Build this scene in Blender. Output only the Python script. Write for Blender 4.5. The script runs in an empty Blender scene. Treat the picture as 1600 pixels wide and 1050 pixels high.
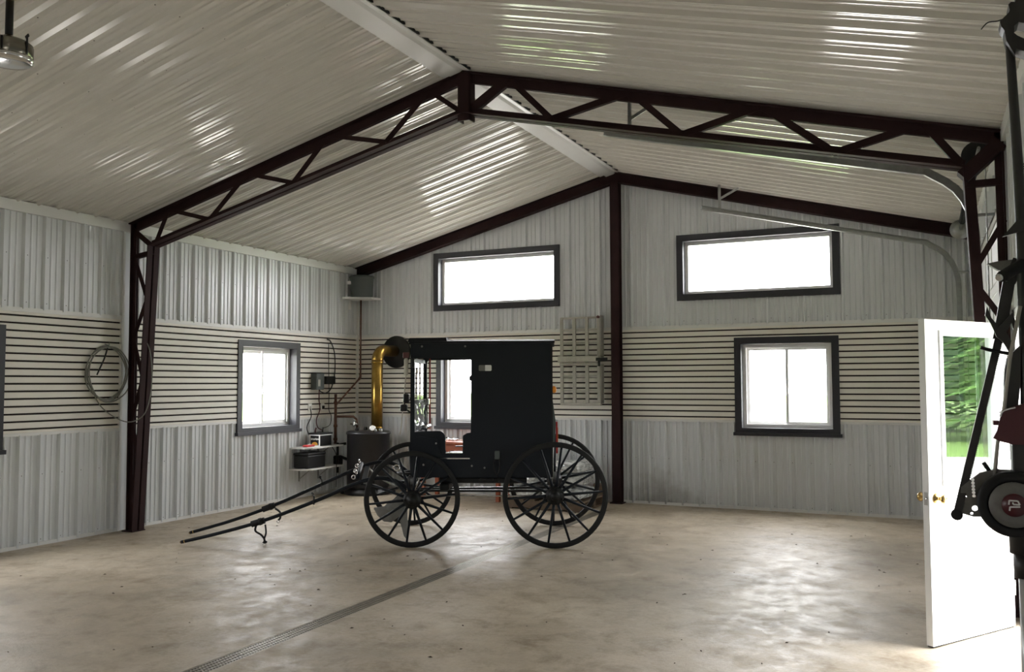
import bpy, bmesh, math, random
from mathutils import Vector, Matrix
random.seed(7)
R = math.radians
sc = bpy.context.scene
COL = sc.collection

# ------------------------------------------------------------------ camera
YAW, PITCH, ROLL, FPX, CAMZ = 25.156, 3.10, -0.145, 1375.2, 1.632
def cam_axes():
    y, p, r = R(YAW), R(PITCH), R(ROLL)
    fw = Vector((-math.sin(y)*math.cos(p), math.cos(y)*math.cos(p), math.sin(p)))
    rt = Vector((math.cos(y), math.sin(y), 0)); up = rt.cross(fw)
    return rt*math.cos(r)+up*math.sin(r), -rt*math.sin(r)+up*math.cos(r), fw
RT, UP, FW = cam_axes()
cd = bpy.data.cameras.new('camera'); cam = bpy.data.objects.new('camera', cd); COL.objects.link(cam)
cd.sensor_fit = 'HORIZONTAL'; cd.sensor_width = 36.0; cd.lens = FPX/1600*36.0
cd.clip_start = 0.05; cd.clip_end = 500
m3 = Matrix((RT, UP, -FW)).transposed()
cam.matrix_world = Matrix.Translation((0, 0, CAMZ)) @ m3.to_4x4()
sc.camera = cam

# ------------------------------------------------------------------ sky and exposure
SKY = 9.0
w = bpy.data.worlds.new('overcast_sky'); sc.world = w; w.use_nodes = True
nt = w.node_tree; nt.nodes.clear()
wo = nt.nodes.new('ShaderNodeOutputWorld'); bgn = nt.nodes.new('ShaderNodeBackground')
bgn.inputs[0].default_value = (0.985, 0.99, 1.0, 1); bgn.inputs[1].default_value = SKY
nt.links.new(bgn.outputs[0], wo.inputs[0])
sc.view_settings.view_transform = 'Standard'; sc.view_settings.look = 'None'
sc.view_settings.exposure = 1.45; sc.view_settings.gamma = 1.0
sc.view_settings.use_curve_mapping = False

# ------------------------------------------------------------------ dimensions
L, RW, B, RX, ZE, ZR, FRONT = -8.23, 0.576, 11.69, -3.85, 3.48, 4.60, -7.0
SL = 0.2545
def zc(x): return ZR - SL*abs(x-RX)
PITCHR = 0.2286

def portal(name, loc, rot, sx, sy):
    ld = bpy.data.lights.new(name, 'AREA'); ld.shape = 'RECTANGLE'; ld.size = sx; ld.size_y = sy
    ld.cycles.is_portal = True
    o = bpy.data.objects.new(name, ld); COL.objects.link(o); o.location = loc; o.rotation_euler = rot

# ------------------------------------------------------------------ materials
def mat(name, col, rough=0.5, metal=0.0, spec=0.5, var=0.0, scale=3.0, bump=0.0, bscale=60.0, col2=None, coat=0.0):
    m = bpy.data.materials.new(name); m.use_nodes = True
    n = m.node_tree.nodes; l = m.node_tree.links; b = n['Principled BSDF']
    b.inputs['Roughness'].default_value = rough; b.inputs['Metallic'].default_value = metal
    b.inputs['Specular IOR Level'].default_value = spec; b.inputs['Coat Weight'].default_value = coat
    b.inputs['Base Color'].default_value = (*col, 1)
    if var or col2:
        g = n.new('ShaderNodeNewGeometry'); t = n.new('ShaderNodeTexNoise')
        t.inputs['Scale'].default_value = scale; t.inputs['Detail'].default_value = 6; t.inputs['Roughness'].default_value = .6
        l.new(g.outputs['Position'], t.inputs['Vector'])
        r = n.new('ShaderNodeValToRGB'); r.color_ramp.elements[0].position = .3; r.color_ramp.elements[1].position = .7
        c2 = col2 if col2 else tuple(c*(1-var) for c in col)
        r.color_ramp.elements[0].color = (*c2, 1); r.color_ramp.elements[1].color = (*col, 1)
        l.new(t.outputs[0], r.inputs[0]); l.new(r.outputs[0], b.inputs['Base Color'])
    if bump:
        g = n.new('ShaderNodeNewGeometry'); t = n.new('ShaderNodeTexNoise'); t.inputs['Scale'].default_value = bscale
        t.inputs['Detail'].default_value = 3
        l.new(g.outputs['Position'], t.inputs['Vector'])
        bp = n.new('ShaderNodeBump'); bp.inputs['Strength'].default_value = bump; bp.inputs['Distance'].default_value = .01
        l.new(t.outputs[0], bp.inputs['Height']); l.new(bp.outputs[0], b.inputs['Normal'])
    return m

def glass_mat(name, refl=0.06, tint=(1, 1, 1)):
    m = bpy.data.materials.new(name); m.use_nodes = True
    n = m.node_tree.nodes; l = m.node_tree.links; n.clear()
    o = n.new('ShaderNodeOutputMaterial'); mx = n.new('ShaderNodeMixShader')
    t = n.new('ShaderNodeBsdfTransparent'); t.inputs[0].default_value = (*tint, 1)
    g = n.new('ShaderNodeBsdfGlossy'); g.inputs['Roughness'].default_value = 0.005
    mx.inputs[0].default_value = refl
    l.new(t.outputs[0], mx.inputs[1]); l.new(g.outputs[0], mx.inputs[2]); l.new(mx.outputs[0], o.inputs[0])
    return m

def concrete_mat():
    m = bpy.data.materials.new('sealed_concrete'); m.use_nodes = True
    n = m.node_tree.nodes; l = m.node_tree.links; b = n['Principled BSDF']
    g = n.new('ShaderNodeNewGeometry')
    def noise(scale, detail, rough=.6, dist=0.0):
        t = n.new('ShaderNodeTexNoise'); t.inputs['Scale'].default_value = scale; t.inputs['Detail'].default_value = detail
        t.inputs['Roughness'].default_value = rough; t.inputs['Distortion'].default_value = dist
        l.new(g.outputs['Position'], t.inputs['Vector']); return t.outputs[0]
    def ramp(src, stops):
        r = n.new('ShaderNodeValToRGB'); e = r.color_ramp.elements
        while len(e) < len(stops): e.new(.5)
        for k, (p, c) in enumerate(stops): e[k].position = p; e[k].color = (*c, 1)
        l.new(src, r.inputs[0]); return r.outputs[0]
    def mix(f, a, bb, mode='MIX'):
        x = n.new('ShaderNodeMix'); x.data_type = 'RGBA'; x.blend_type = mode
        if isinstance(f, float): x.inputs[0].default_value = f
        else: l.new(f, x.inputs[0])
        l.new(a, x.inputs[6]); l.new(bb, x.inputs[7]); return x.outputs[2]
    big = ramp(noise(.6, 8, .62, .3), [(.33, (.31, .265, .20)), (.5, (.455, .39, .30)), (.66, (.59, .515, .41))])
    mid = ramp(noise(3.4, 12, .74, .35), [(.34, (.60, .54, .46)), (.52, (1, 1, 1)), (.7, (1.0, .97, .93))])
    c = mix(.85, big, mid, 'MULTIPLY')
    fine = ramp(noise(38, 4, .7), [(.3, (.80, .78, .75)), (.6, (1, 1, 1))])
    c = mix(.6, c, fine, 'MULTIPLY')
    speck = ramp(noise(55, 6, .8, .2), [(.24, (.55, .50, .44)), (.33, (1, 1, 1))])
    c = mix(.7, c, speck, 'MULTIPLY')
    l.new(c, b.inputs['Base Color'])
    b.inputs['Specular IOR Level'].default_value = .36
    rr = ramp(noise(4.5, 12, .8, .25), [(.38, (.29,)*3), (.60, (.62,)*3)])
    l.new(rr, b.inputs['Roughness'])
    bp = n.new('ShaderNodeBump'); bp.inputs['Strength'].default_value = .3; bp.inputs['Distance'].default_value = .01
    l.new(noise(45, 8, .75), bp.inputs['Height']); l.new(bp.outputs[0], b.inputs['Normal'])
    return m

def siding_mat(name, col, rough, dirt=False):
    m = mat(name, col, rough, 0, .5, .07, 1.3)
    if dirt:
        n = m.node_tree.nodes; l = m.node_tree.links; b = n['Principled BSDF']
        src = b.inputs['Base Color'].links[0].from_socket
        g = n.new('ShaderNodeNewGeometry'); s = n.new('ShaderNodeSeparateXYZ'); l.new(g.outputs['Position'], s.inputs[0])
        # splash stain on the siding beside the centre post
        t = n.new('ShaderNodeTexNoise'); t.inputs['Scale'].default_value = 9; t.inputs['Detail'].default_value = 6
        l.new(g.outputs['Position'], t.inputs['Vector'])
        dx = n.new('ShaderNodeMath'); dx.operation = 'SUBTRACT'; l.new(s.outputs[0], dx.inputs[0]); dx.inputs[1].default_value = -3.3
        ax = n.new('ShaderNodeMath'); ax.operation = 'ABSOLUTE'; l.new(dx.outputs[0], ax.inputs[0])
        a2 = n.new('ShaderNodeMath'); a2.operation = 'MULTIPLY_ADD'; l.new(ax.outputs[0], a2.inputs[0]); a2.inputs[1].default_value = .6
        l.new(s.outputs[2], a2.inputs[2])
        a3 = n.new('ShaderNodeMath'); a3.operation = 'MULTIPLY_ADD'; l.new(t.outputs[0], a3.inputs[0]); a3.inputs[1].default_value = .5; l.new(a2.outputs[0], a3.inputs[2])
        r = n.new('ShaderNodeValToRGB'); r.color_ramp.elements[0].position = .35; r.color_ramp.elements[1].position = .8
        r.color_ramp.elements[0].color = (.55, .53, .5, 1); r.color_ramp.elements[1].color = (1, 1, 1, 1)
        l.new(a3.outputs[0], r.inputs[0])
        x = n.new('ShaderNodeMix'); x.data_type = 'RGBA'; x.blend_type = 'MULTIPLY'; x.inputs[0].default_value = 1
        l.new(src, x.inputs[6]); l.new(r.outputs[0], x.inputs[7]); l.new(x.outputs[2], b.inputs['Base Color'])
    return m

M = dict(
    siding=siding_mat('white_ribbed_steel', (.66, .68, .69), .33),
    siding_back=siding_mat('white_ribbed_steel_stained', (.64, .66, .67), .33, True),
    ceil=siding_mat('white_ceiling_steel', (.66, .64, .585), .13),
    trim=mat('white_trim_steel', (.70, .70, .68), .35, var=.05),
    slat=mat('cream_slatwall', (.76, .73, .66), .45, var=.04, scale=5),
    core=mat('brown_fibreboard_core', (.018, .011, .009), .9),
    wallcore=mat('wall_core', (.35, .33, .3), .8),
    roof=mat('roof_core', (.4, .4, .4), .7),
    concrete=concrete_mat(),
    steel=mat('maroon_painted_steel', (.036, .018, .018), .65, spec=.12, var=.25, scale=4),
    casing=mat('dark_bronze_trim', (.026, .027, .034), .45, var=.1),
    vinyl=mat('white_vinyl', (.8, .8, .8), .35),
    glass=glass_mat('window_glass', .06),
    doorglass=glass_mat('door_glass', .06, (.9, .93, .92)),
    door=mat('white_door_paint', (.86, .86, .86), .35),
    black=mat('black_buggy_paint', (.007, .010, .015), .5, spec=.25, var=.2, scale=2),
    blackm=mat('black_iron', (.010, .010, .010), .42, spec=.3),
    rubber=mat('black_rubber', (.010, .010, .010), .6, spec=.3),
    vinylblk=mat('black_roof_vinyl', (.007, .009, .012), .55, spec=.3, bump=.2, bscale=300),
    chrome=mat('chrome', (.75, .75, .75), .15, 1.0),
    nickel=mat('brushed_nickel', (.20, .19, .16), .25, 1.0),
    brass=mat('brass_flue', (.40, .25, .06), .3, 1.0, var=.4, scale=9),
    brasskn=mat('brass_knob', (.65, .45, .18), .2, 1.0),
    copper=mat('brown_copper_pipe', (.16, .075, .05), .5, .3, var=.3, scale=9),
    boiler=mat('boiler_black_enamel', (.02, .02, .022), .4, var=.3, scale=8),
    greyplast=mat('grey_plastic', (.075, .09, .085), .5),
    galv=mat('galvanised_steel', (.36, .37, .35), .38, .8, var=.2, scale=20),
    silver=mat('silver_pole', (.55, .55, .54), .3, .4),
    alum=mat('dull_aluminium', (.44, .42, .37), .45, .15, var=.2, scale=14),
    red=mat('red_paint', (.45, .02, .02), .4),
    darkred=mat('dark_red_paint', (.07, .008, .012), .35),
    orange=mat('orange_lens', (.8, .28, .02), .3),
    yellow=mat('yellow_orange_plastic', (.85, .45, .05), .4),
    white=mat('white_plastic', (.75, .75, .73), .4),
    ivory=mat('dusty_rope', (.55, .52, .46), .8),
    rust=mat('orange_brown_wood', (.36, .085, .03), .5, var=.3, scale=6),
    wood=mat('pallet_wood', (.16, .11, .07), .75, var=.35, scale=10),
    sack=mat('crinkled_white_plastic', (.80, .81, .80), .14, spec=.9, col2=(.25, .26, .26), scale=14, bump=.8, bscale=30),
    bag=mat('grey_canvas', (.20, .20, .19), .5, var=.25, scale=10),
    hose=mat('grey_cable', (.22, .22, .19), .5),
    wire=mat('black_wire', (.015, .015, .015), .6),
    grate=mat('steel_grate', (.30, .27, .22), .45, .6, var=.3, scale=20),
    pit=mat('drain_pit', (.07, .06, .045), .9),
    screw=mat('zinc_screw', (.12, .11, .10), .5, .5),
    debris=mat('dry_leaf_bits', (.07, .05, .035), .9),
    grip=mat('dark_machine_paint', (.028, .026, .024), .45, var=.3, scale=15),
    greyring=mat('grey_machine_plate', (.17, .165, .15), .5, var=.25, scale=25),
    vinylclear=mat('crinkled_clear_vinyl', (.85, .86, .87), .12, spec=.8, col2=(.25, .26, .28), scale=22),  # dark noise marks paint glitter into the vinyl's colour
    grass=mat('mown_grass', (.20, .33, .06), .9, col2=(.12, .22, .04), scale=.6),
    gravel=mat('pale_gravel', (.62, .59, .54), .9, var=.2, scale=8),
    leaf=mat('spruce_needles', (.05, .13, .045), .8, col2=(.025, .075, .035), scale=1.2),
    leaf2=mat('bright_leaves', (.16, .30, .06), .8, col2=(.08, .19, .05), scale=1.2),
    bark=mat('bark', (.08, .06, .045), .9),
    brick=mat('dark_grey_label', (.10, .10, .10), .5),
)

# ------------------------------------------------------------------ mesh helpers
ROOTM = {}
class MB:
    def __init__(s): s.v = []; s.f = []; s.sm = []
    def add(s, vs, fs, smooth=False):
        o = len(s.v); s.v += [Vector(x) for x in vs]
        for f in fs: s.f.append(tuple(i+o for i in f)); s.sm.append(smooth)
        return s
    def hexa(s, p):   # p: 8 points bottom 4 ccw, top 4 ccw
        return s.add(p, [(3, 2, 1, 0), (4, 5, 6, 7), (0, 1, 5, 4), (1, 2, 6, 5), (2, 3, 7, 6), (3, 0, 4, 7)])
    def box(s, x0, x1, y0, y1, z0, z1):
        return s.hexa([(x0, y0, z0), (x1, y0, z0), (x1, y1, z0), (x0, y1, z0), (x0, y0, z1), (x1, y0, z1), (x1, y1, z1), (x0, y1, z1)])
    def bbox(s, x0, x1, y0, y1, z0, z1, b=.01):   # box with chamfered edges
        bm = bmesh.new(); bmesh.ops.create_cube(bm, size=1)
        for v in bm.verts:
            v.co = Vector((x0 if v.co.x < 0 else x1, y0 if v.co.y < 0 else y1, z0 if v.co.z < 0 else z1))
        bmesh.ops.bevel(bm, geom=bm.edges[:], offset=b, segments=2, affect='EDGES', profile=.5)
        return s.frombm(bm)
    def frombm(s, bm, smooth=False):
        bm.verts.index_update(); vs = [v.co.copy() for v in bm.verts]; fs = [[v.index for v in f.verts] for f in bm.faces]; bm.free()
        return s.add(vs, fs, smooth)
    def beam(s, a, b, wd, h, up=(0, 0, 1)):  # oriented rectangular bar
        a, b = Vector(a), Vector(b); d = (b-a).normalized(); u = Vector(up)
        if abs(d.dot(u)) > .999: u = Vector((0, 1, 0))
        x = d.cross(u).normalized(); z = x.cross(d).normalized(); x *= wd/2; z *= h/2
        return s.hexa([a-x-z, a+x-z, b+x-z, b-x-z, a-x+z, a+x+z, b+x+z, b-x+z])
    def tube(s, pts, r, n=8, closed=False, cap=True):
        pts = [Vector(p) for p in pts]; k = len(pts); rs = r if isinstance(r, (list, tuple)) else [r]*k
        rings = []; prev = None
        for i in range(k):
            if closed: t = pts[(i+1) % k]-pts[i-1]
            else: t = pts[min(i+1, k-1)]-pts[max(i-1, 0)]
            t = t.normalized() if t.length > 1e-9 else Vector((0, 0, 1))
            if prev is None:
                u = Vector((0, 0, 1)) if abs(t.z) < .9 else Vector((1, 0, 0)); x = t.cross(u).normalized()
            else:
                x = prev-t*prev.dot(t); x = x.normalized() if x.length > 1e-6 else t.orthogonal().normalized()
            prev = x; y = t.cross(x)
            rings.append([pts[i]+(x*math.cos(2*math.pi*j/n)+y*math.sin(2*math.pi*j/n))*rs[i] for j in range(n)])
        vs = [v for rg in rings for v in rg]; fs = []
        for i in range(k if closed else k-1):
            a, b2 = i*n, ((i+1) % k)*n
            for j in range(n): fs.append((a+j, a+(j+1) % n, b2+(j+1) % n, b2+j))
        s.add(vs, fs, True)
        if cap and not closed:
            o = len(s.v)-k*n
            s.f.append(tuple(o+j for j in reversed(range(n)))); s.sm.append(False)
            s.f.append(tuple(o+(k-1)*n+j for j in range(n))); s.sm.append(False)
        return s
    def lathe(s, prof, c=(0, 0, 0), axis=(0, 0, 1), n=24):  # prof: (r, h)
        c = Vector(c); ax = Vector(axis).normalized(); x = ax.orthogonal().normalized(); y = ax.cross(x)
        vs = []; fs = []
        for r, h in prof:
            for j in range(n):
                a = 2*math.pi*j/n; vs.append(c+ax*h+(x*math.cos(a)+y*math.sin(a))*r)
        for i in range(len(prof)-1):
            for j in range(n): fs.append((i*n+j, i*n+(j+1) % n, (i+1)*n+(j+1) % n, (i+1)*n+j))
        s.add(vs, fs, True)
        o = len(s.v)-len(vs)
        if prof[0][0] > 1e-5: s.f.append(tuple(o+j for j in reversed(range(n)))); s.sm.append(False)
        if prof[-1][0] > 1e-5: s.f.append(tuple(o+(len(prof)-1)*n+j for j in range(n))); s.sm.append(False)
        return s
    def prism(s, loops, fn, d0, d1):  # loops: outer and holes as (a, b) lists; fn(a, b, d) -> point
        bm = bmesh.new(); allv = []; eds = []
        for lp in loops:
            vv = [bm.verts.new((a, b, 0)) for a, b in lp]; allv.append(vv)
            eds += [bm.edges.new((vv[i], vv[(i+1) % len(vv)])) for i in range(len(vv))]
        bmesh.ops.triangle_fill(bm, use_beauty=True, edges=eds)
        bm.verts.index_update()
        tri = [[v.index for v in f.verts] for f in bm.faces]; pts = [(v.co.x, v.co.y) for v in bm.verts]
        n = len(pts); idx = [[v.index for v in vv] for vv in allv]; bm.free()
        vs = [fn(a, b, d0) for a, b in pts]+[fn(a, b, d1) for a, b in pts]
        fs = [tuple(t) for t in tri]+[tuple(i+n for i in reversed(t)) for t in tri]
        for lp in idx:
            for i in range(len(lp)):
                a, b = lp[i], lp[(i+1) % len(lp)]; fs.append((a, b, b+n, a+n))
        return s.add(vs, fs)
    def mesh(s, name, m):
        me = bpy.data.meshes.new(name); me.from_pydata([tuple(v) for v in s.v], [], s.f)
        me.polygons.foreach_set('use_smooth', s.sm); me.materials.append(M[m] if isinstance(m, str) else m)
        bm = bmesh.new(); bm.from_mesh(me); bmesh.ops.recalc_face_normals(bm, faces=bm.faces); bm.to_mesh(me); bm.free()
        me.update(); return me
    def build(s, name, m, parent=None, local=False, **kw):
        if parent is not None and not local:
            inv = ROOTM[parent.name].inverted(); s.v = [inv @ v for v in s.v]
        o = bpy.data.objects.new(name, s.mesh(name, m)); COL.objects.link(o)
        if parent is not None: o.parent = parent; ROOTM[o.name] = ROOTM.get(parent.name, Matrix.Identity(4))
        else: ROOTM[o.name] = Matrix.Identity(4)
        for k, v in kw.items(): o[k] = v
        return o

def empty(name, loc=(0, 0, 0), rz=0.0, **kw):
    o = bpy.data.objects.new(name, None); COL.objects.link(o); o.empty_display_size = .1
    o.location = loc; o.rotation_euler = (0, 0, rz)
    ROOTM[o.name] = Matrix.Translation(loc) @ Matrix.Rotation(rz, 4, 'Z')
    for k, v in kw.items(): o[k] = v
    return o
def thing(name, loc, label, category, rz=0.0, group=None):
    o = empty(name, loc, rz, label=label, category=category)
    if group: o['group'] = group
    return o
def struct(name, label, loc=(0, 0, 0)): return empty(name, loc, kind='structure', label=label)
def link_copy(src, name, parent, loc=(0, 0, 0)):
    o = bpy.data.objects.new(name, src.data); COL.objects.link(o); o.parent = parent; o.location = loc
    ROOTM[o.name] = ROOTM[parent.name]; return o
def at(u, v, Y):   # point on the plane y = Y seen at a photo pixel
    d = FW + RT*((u-800)/FPX) + UP*((525-v)/FPX); t = Y/d.y
    return Vector((0, 0, CAMZ)) + d*t
def atx(u, v, X):
    d = FW + RT*((u-800)/FPX) + UP*((525-v)/FPX); t = X/d.x
    return Vector((0, 0, CAMZ)) + d*t
def arc(c, r, a0, a1, n, ex, ez):
    c, ex, ez = Vector(c), Vector(ex), Vector(ez)
    return [c+ex*r*math.cos(a0+(a1-a0)*i/n)+ez*r*math.sin(a0+(a1-a0)*i/n) for i in range(n+1)]
def smooth_path(pts, n=6):
    pts = [Vector(p) for p in pts]; out = []
    for i in range(len(pts)-1):
        p0, p1, p2, p3 = pts[max(i-1, 0)], pts[i], pts[i+1], pts[min(i+2, len(pts)-1)]
        for k in range(n):
            t = k/n
            out.append(.5*((2*p1)+(p2-p0)*t+(2*p0-5*p1+4*p2-p3)*t*t+(3*p1-p0-3*p2+p3)*t**3))
    out.append(pts[-1]); return out

# ------------------------------------------------------------------ walls
# a wall map: f(u, z, d) with u along the wall and d towards the room
left = lambda u, z, d: Vector((L+d, u, z))
back = lambda u, z, d: Vector((u, B-d, z))
right = lambda u, z, d: Vector((RW-d, u, z))
front = lambda u, z, d: Vector((u, FRONT+d, z))
def mbox(mb, f, u0, u1, z0, z1, d0, d1):
    return mb.hexa([f(u0, z0, d0), f(u1, z0, d0), f(u1, z0, d1), f(u0, z0, d1), f(u0, z1, d0), f(u1, z1, d0), f(u1, z1, d1), f(u0, z1, d1)])
def intervals(z0, z1, u0, u1, holes):
    iv = [(z0, z1)]; um = (u0+u1)/2
    for a, b, c, d in holes:
        if a < um < b:
            out = []
            for p, q in iv:
                if d <= p or c >= q: out.append((p, q)); continue
                if p < c: out.append((p, c))
                if d < q: out.append((d, q))
            iv = out
    return iv
def wall_core(mb, f, u0, u1, ztop, holes, d0=-.2, d1=-.012, extra=()):
    us = sorted({u0, u1, *extra, *[h[0] for h in holes], *[h[1] for h in holes]}); us = [u for u in us if u0 <= u <= u1]
    for a, b in zip(us, us[1:]):
        for p, q in intervals(0, 99, a, b, holes):
            qa = min(q, ztop(a)); qb = min(q, ztop(b))
            if max(qa, qb) <= p+1e-4: continue
            mb.hexa([f(a, p, d0), f(b, p, d0), f(b, p, d1), f(a, p, d1), f(a, qa, d0), f(b, qb, d0), f(b, qb, d1), f(a, qa, d1)])
PROF = [(0, 0), (.019, .030), (.035, .030), (.054, 0), (.092, 0), (.101, .009), (.111, .009), (.120, 0), (.158, 0), (.167, .009), (.177, .009), (.186, 0), (PITCHR, 0)]
def profile(u, ph):
    t = (u-ph) % PITCHR
    for (a, h), (b, k) in zip(PROF, PROF[1:]):
        if a <= t <= b: return h+(k-h)*(t-a)/(b-a)
    return 0
def breaks(u0, u1, ph):
    k0 = math.floor((u0-ph)/PITCHR)-1; out = []
    for k in range(k0, k0+int((u1-u0)/PITCHR)+4):
        for a, _ in PROF[:-1]:
            u = ph+k*PITCHR+a
            if u0+1e-4 < u < u1-1e-4: out.append(u)
    return out
def siding(mb, f, u0, u1, zb, zt, holes, ph):
    us = breaks(u0, u1, ph)+[u0, u1]+[x for h in holes for x in h[:2] if u0 < x < u1]
    us = sorted(set(round(u, 5) for u in us))
    for a, b in zip(us, us[1:]):
        da, db = profile(a+1e-6, ph), profile(b-1e-6, ph)
        for p, q in intervals(zb, 99, a, b, holes):
            qa = min(q, zt(a)); qb = min(q, zt(b))
            if max(qa, qb) <= p: continue
            mb.add([f(a, p, da), f(b, p, db), f(b, max(qb, p), db), f(a, max(qa, p), da)], [(0, 1, 2, 3)])
SHEET = 4*PITCHR
def siding_panels(parent, f, u0, u1, zb, zt, holes, ph, m, name='siding_panel'):
    u = u0
    while u < u1-.01:
        e = min(u1, ph+(math.floor((u-ph+1e-4)/SHEET)+1)*SHEET)
        mb = MB(); siding(mb, f, u, e, zb, zt, holes, ph)
        if mb.v: mb.build(name, m, parent)
        u = e
S0, SP = 1.1859, .0762            # lowest slot, slot pitch
SLB, SLT = S0-.038, S0+15*SP+.038
def slats(parent, f, u0, u1, holes, joints=()):
    for k in range(17):
        za = SLB if k == 0 else S0+(k-1)*SP+.009
        zb = SLT if k == 16 else S0+k*SP-.009
        segs = [(u0, u1)]
        for a, b, c, d in holes:
            if c < zb and d > za:
                segs = [x for p, q in segs for x in ((p, min(q, a)), (max(p, b), q)) if x[1]-x[0] > .02]
        for j in joints:
            segs = [x for p, q in segs for x in (((p, j-.001), (j+.001, q)) if p < j < q else ((p, q),))]
        for p, q in segs:
            mb = MB()
            prof = [(za, .001), (za, .016), (za+.003, .02), (zb-.003, .02), (zb, .016), (zb, .001)]
            vs = [f(p, z, d) for z, d in prof]+[f(q, z, d) for z, d in prof]
            fs = [(i, i+1, i+7, i+6) for i in range(5)]+[tuple(range(6)), tuple(range(11, 5, -1))]
            mb.add(vs, fs).build('slat', 'slat', parent)

CW = .075     # window casing width
LOWZ = (.965, 2.225); UPZ = (2.74, 3.63)
WIN_B = [(-6.755, -5.475, *LOWZ), (-2.265, -.975, *LOWZ), (-6.805, -4.722, *UPZ), (-3.015, -.94, *UPZ)]
WIN_L = [(8.97, 10.24, *LOWZ), (4.45, 5.72, *LOWZ)]
WIN_L2 = [(.0, 1.27, *LOWZ)]
def hole(w_): return (w_[0]+CW, w_[1]-CW, w_[2]+CW, w_[3]-CW)
HB = [hole(x) for x in WIN_B]; HL = [hole(x) for x in WIN_L+WIN_L2]
DOOR = (5.93, 6.85, 0, 2.06); GAR = (7.55, 11.2, 0, 3.05); OPEN = (-3.2, -2.2, 0, 2.05)  # OPEN: assumed doorway behind the camera, added to let daylight in

wl = struct('wall_left', 'left wall of white ribbed steel with a cream slatted band')
mb = MB(); wall_core(mb, left, FRONT-.2, B+.2, lambda u: zc(L)+.05, HL, extra=(2.0,)); mb.build('wall_core', 'wallcore', wl)
wb_ = struct('wall_back', 'gable end wall of white ribbed steel with four windows')
mb = MB(); wall_core(mb, back, L-.2, RW+.2, lambda u: zc(u)+.05, HB, extra=(RX,)); mb.build('wall_core', 'wallcore', wb_)
wr = struct('wall_right', 'right wall of white ribbed steel with an entry door')
mb = MB(); wall_core(mb, right, FRONT-.2, B+.2, lambda u: zc(RW)+.05, [DOOR, GAR, OPEN]); mb.build('wall_core', 'wallcore', wr)
HF = []
wf = struct('wall_front', 'gable wall behind the viewer')
mb = MB(); wall_core(mb, front, L-.2, RW+.2, lambda u: zc(u)+.05, HF, d1=0, extra=(RX,)); mb.build('wall_core', 'siding', wf)

YD = B-11*SHEET      # detail starts here (1.63)
SEGL = [(YD, 7.13), (7.27, B-.02)]
for a, b in SEGL:
    ph = 5.881
    siding_panels(wl, left, a, b, .012, lambda u: SLB-.02, HL, ph, 'siding')
    siding_panels(wl, left, a, b, SLT+.03, lambda u: zc(L)-.06, [], ph, 'siding')
    slats(wl, left, a, b, HL, joints=(10.5,) if a > 7 else ())
    mb = MB(); wall_core(mb, left, a, b, lambda u: SLT, [(h[0], h[1], h[2], h[3]) for h in HL]+[(-99, 99, 0, SLB)], -.011, -.002); mb.build('slot_backing', 'core', wl)
    mb = MB(); mbox(mb, left, a, b, SLT, SLT+.045, 0, .022); mb.build('slat_cap', 'trim', wl)
    mb = MB()
    us = [a, b]
    for h in HL[:2]:
        if a < h[0] and h[1] < b: us = [a, h[0], h[1], b]
        elif a < h[0] < b: us = [a, h[0]]
    for p, q in zip(us[::2], us[1::2]): mbox(mb, left, p, q, SLB-.03, SLB, 0, .022)
    mb.build('slat_base', 'trim', wl)
for a, b in SEGL:
    mb = MB(); mbox(mb, left, a, b, 0.0, .035, 0, .024); mb.build('base_angle', 'trim', wl)
    for u in ((7.10, 7.13) if a < 7 else (7.27, 7.30),):
        mb = MB(); mbox(mb, left, u[0], u[1], 0, zc(L)-.02, .0, .03); mb.build('edge_trim', 'trim', wl)
mb = MB(); mbox(mb, left, 7.13, 7.27, 0, zc(L), -.011, .002); mb.build('column_panel', 'siding', wl)
mb = MB(); mbox(mb, left, FRONT, YD, 0, zc(L), -.011, .0)
mb = MB(); wall_core(mb, left, FRONT, YD, lambda u: zc(L), HL, -.011, 0); mb.build('wall_panel', 'siding', wl)
mb = MB(); mbox(mb, left, YD, B, zc(L)-.115, zc(L)-.005, 0, .045); mb.build('eave_trim', 'trim', wl)

ph = -3.688
for a, b in [(L+.02, RX-.03), (RX+.03, RW-.02)]:
    siding_panels(wb_, back, a, b, .012, lambda u: SLB-.02, HB, ph, 'siding_back')
    siding_panels(wb_, back, a, b, SLT+.03, lambda u: zc(u)-.06, HB, ph, 'siding_back')
    slats(wb_, back, a, b, HB)
    mb = MB(); wall_core(mb, back, a, b, lambda u: SLT, HB+[(-99, 99, 0, SLB)], -.011, -.002); mb.build('slot_backing', 'core', wb_)
    mb = MB(); mbox(mb, back, a, b, SLT, SLT+.045, 0, .022); mb.build('slat_cap', 'trim', wb_)
    mb = MB()
    us = [a, HB[0][0], HB[0][1], b] if a < RX-1 else [a, HB[1][0], HB[1][1], b]
    for p, q in zip(us[::2], us[1::2]): mbox(mb, back, p, q, SLB-.03, SLB, 0, .022)
    mb.build('slat_base', 'trim', wb_)
    mb = MB(); mbox(mb, back, a, b, 0.0, .035, 0, .024); mb.build('base_angle', 'trim', wb_)
mb = MB(); mbox(mb, back, RX-.03, RX+.03, 0, ZR-.02, -.011, .002); mb.build('column_panel', 'siding', wb_)
mb = MB(); mbox(mb, back, L, L+.035, 0, zc(L)-.1, 0, .03); mbox(mb, left, B-.035, B, 0, zc(L)-.1, 0, .03); mb.build('corner_trim', 'trim', wb_)

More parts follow.
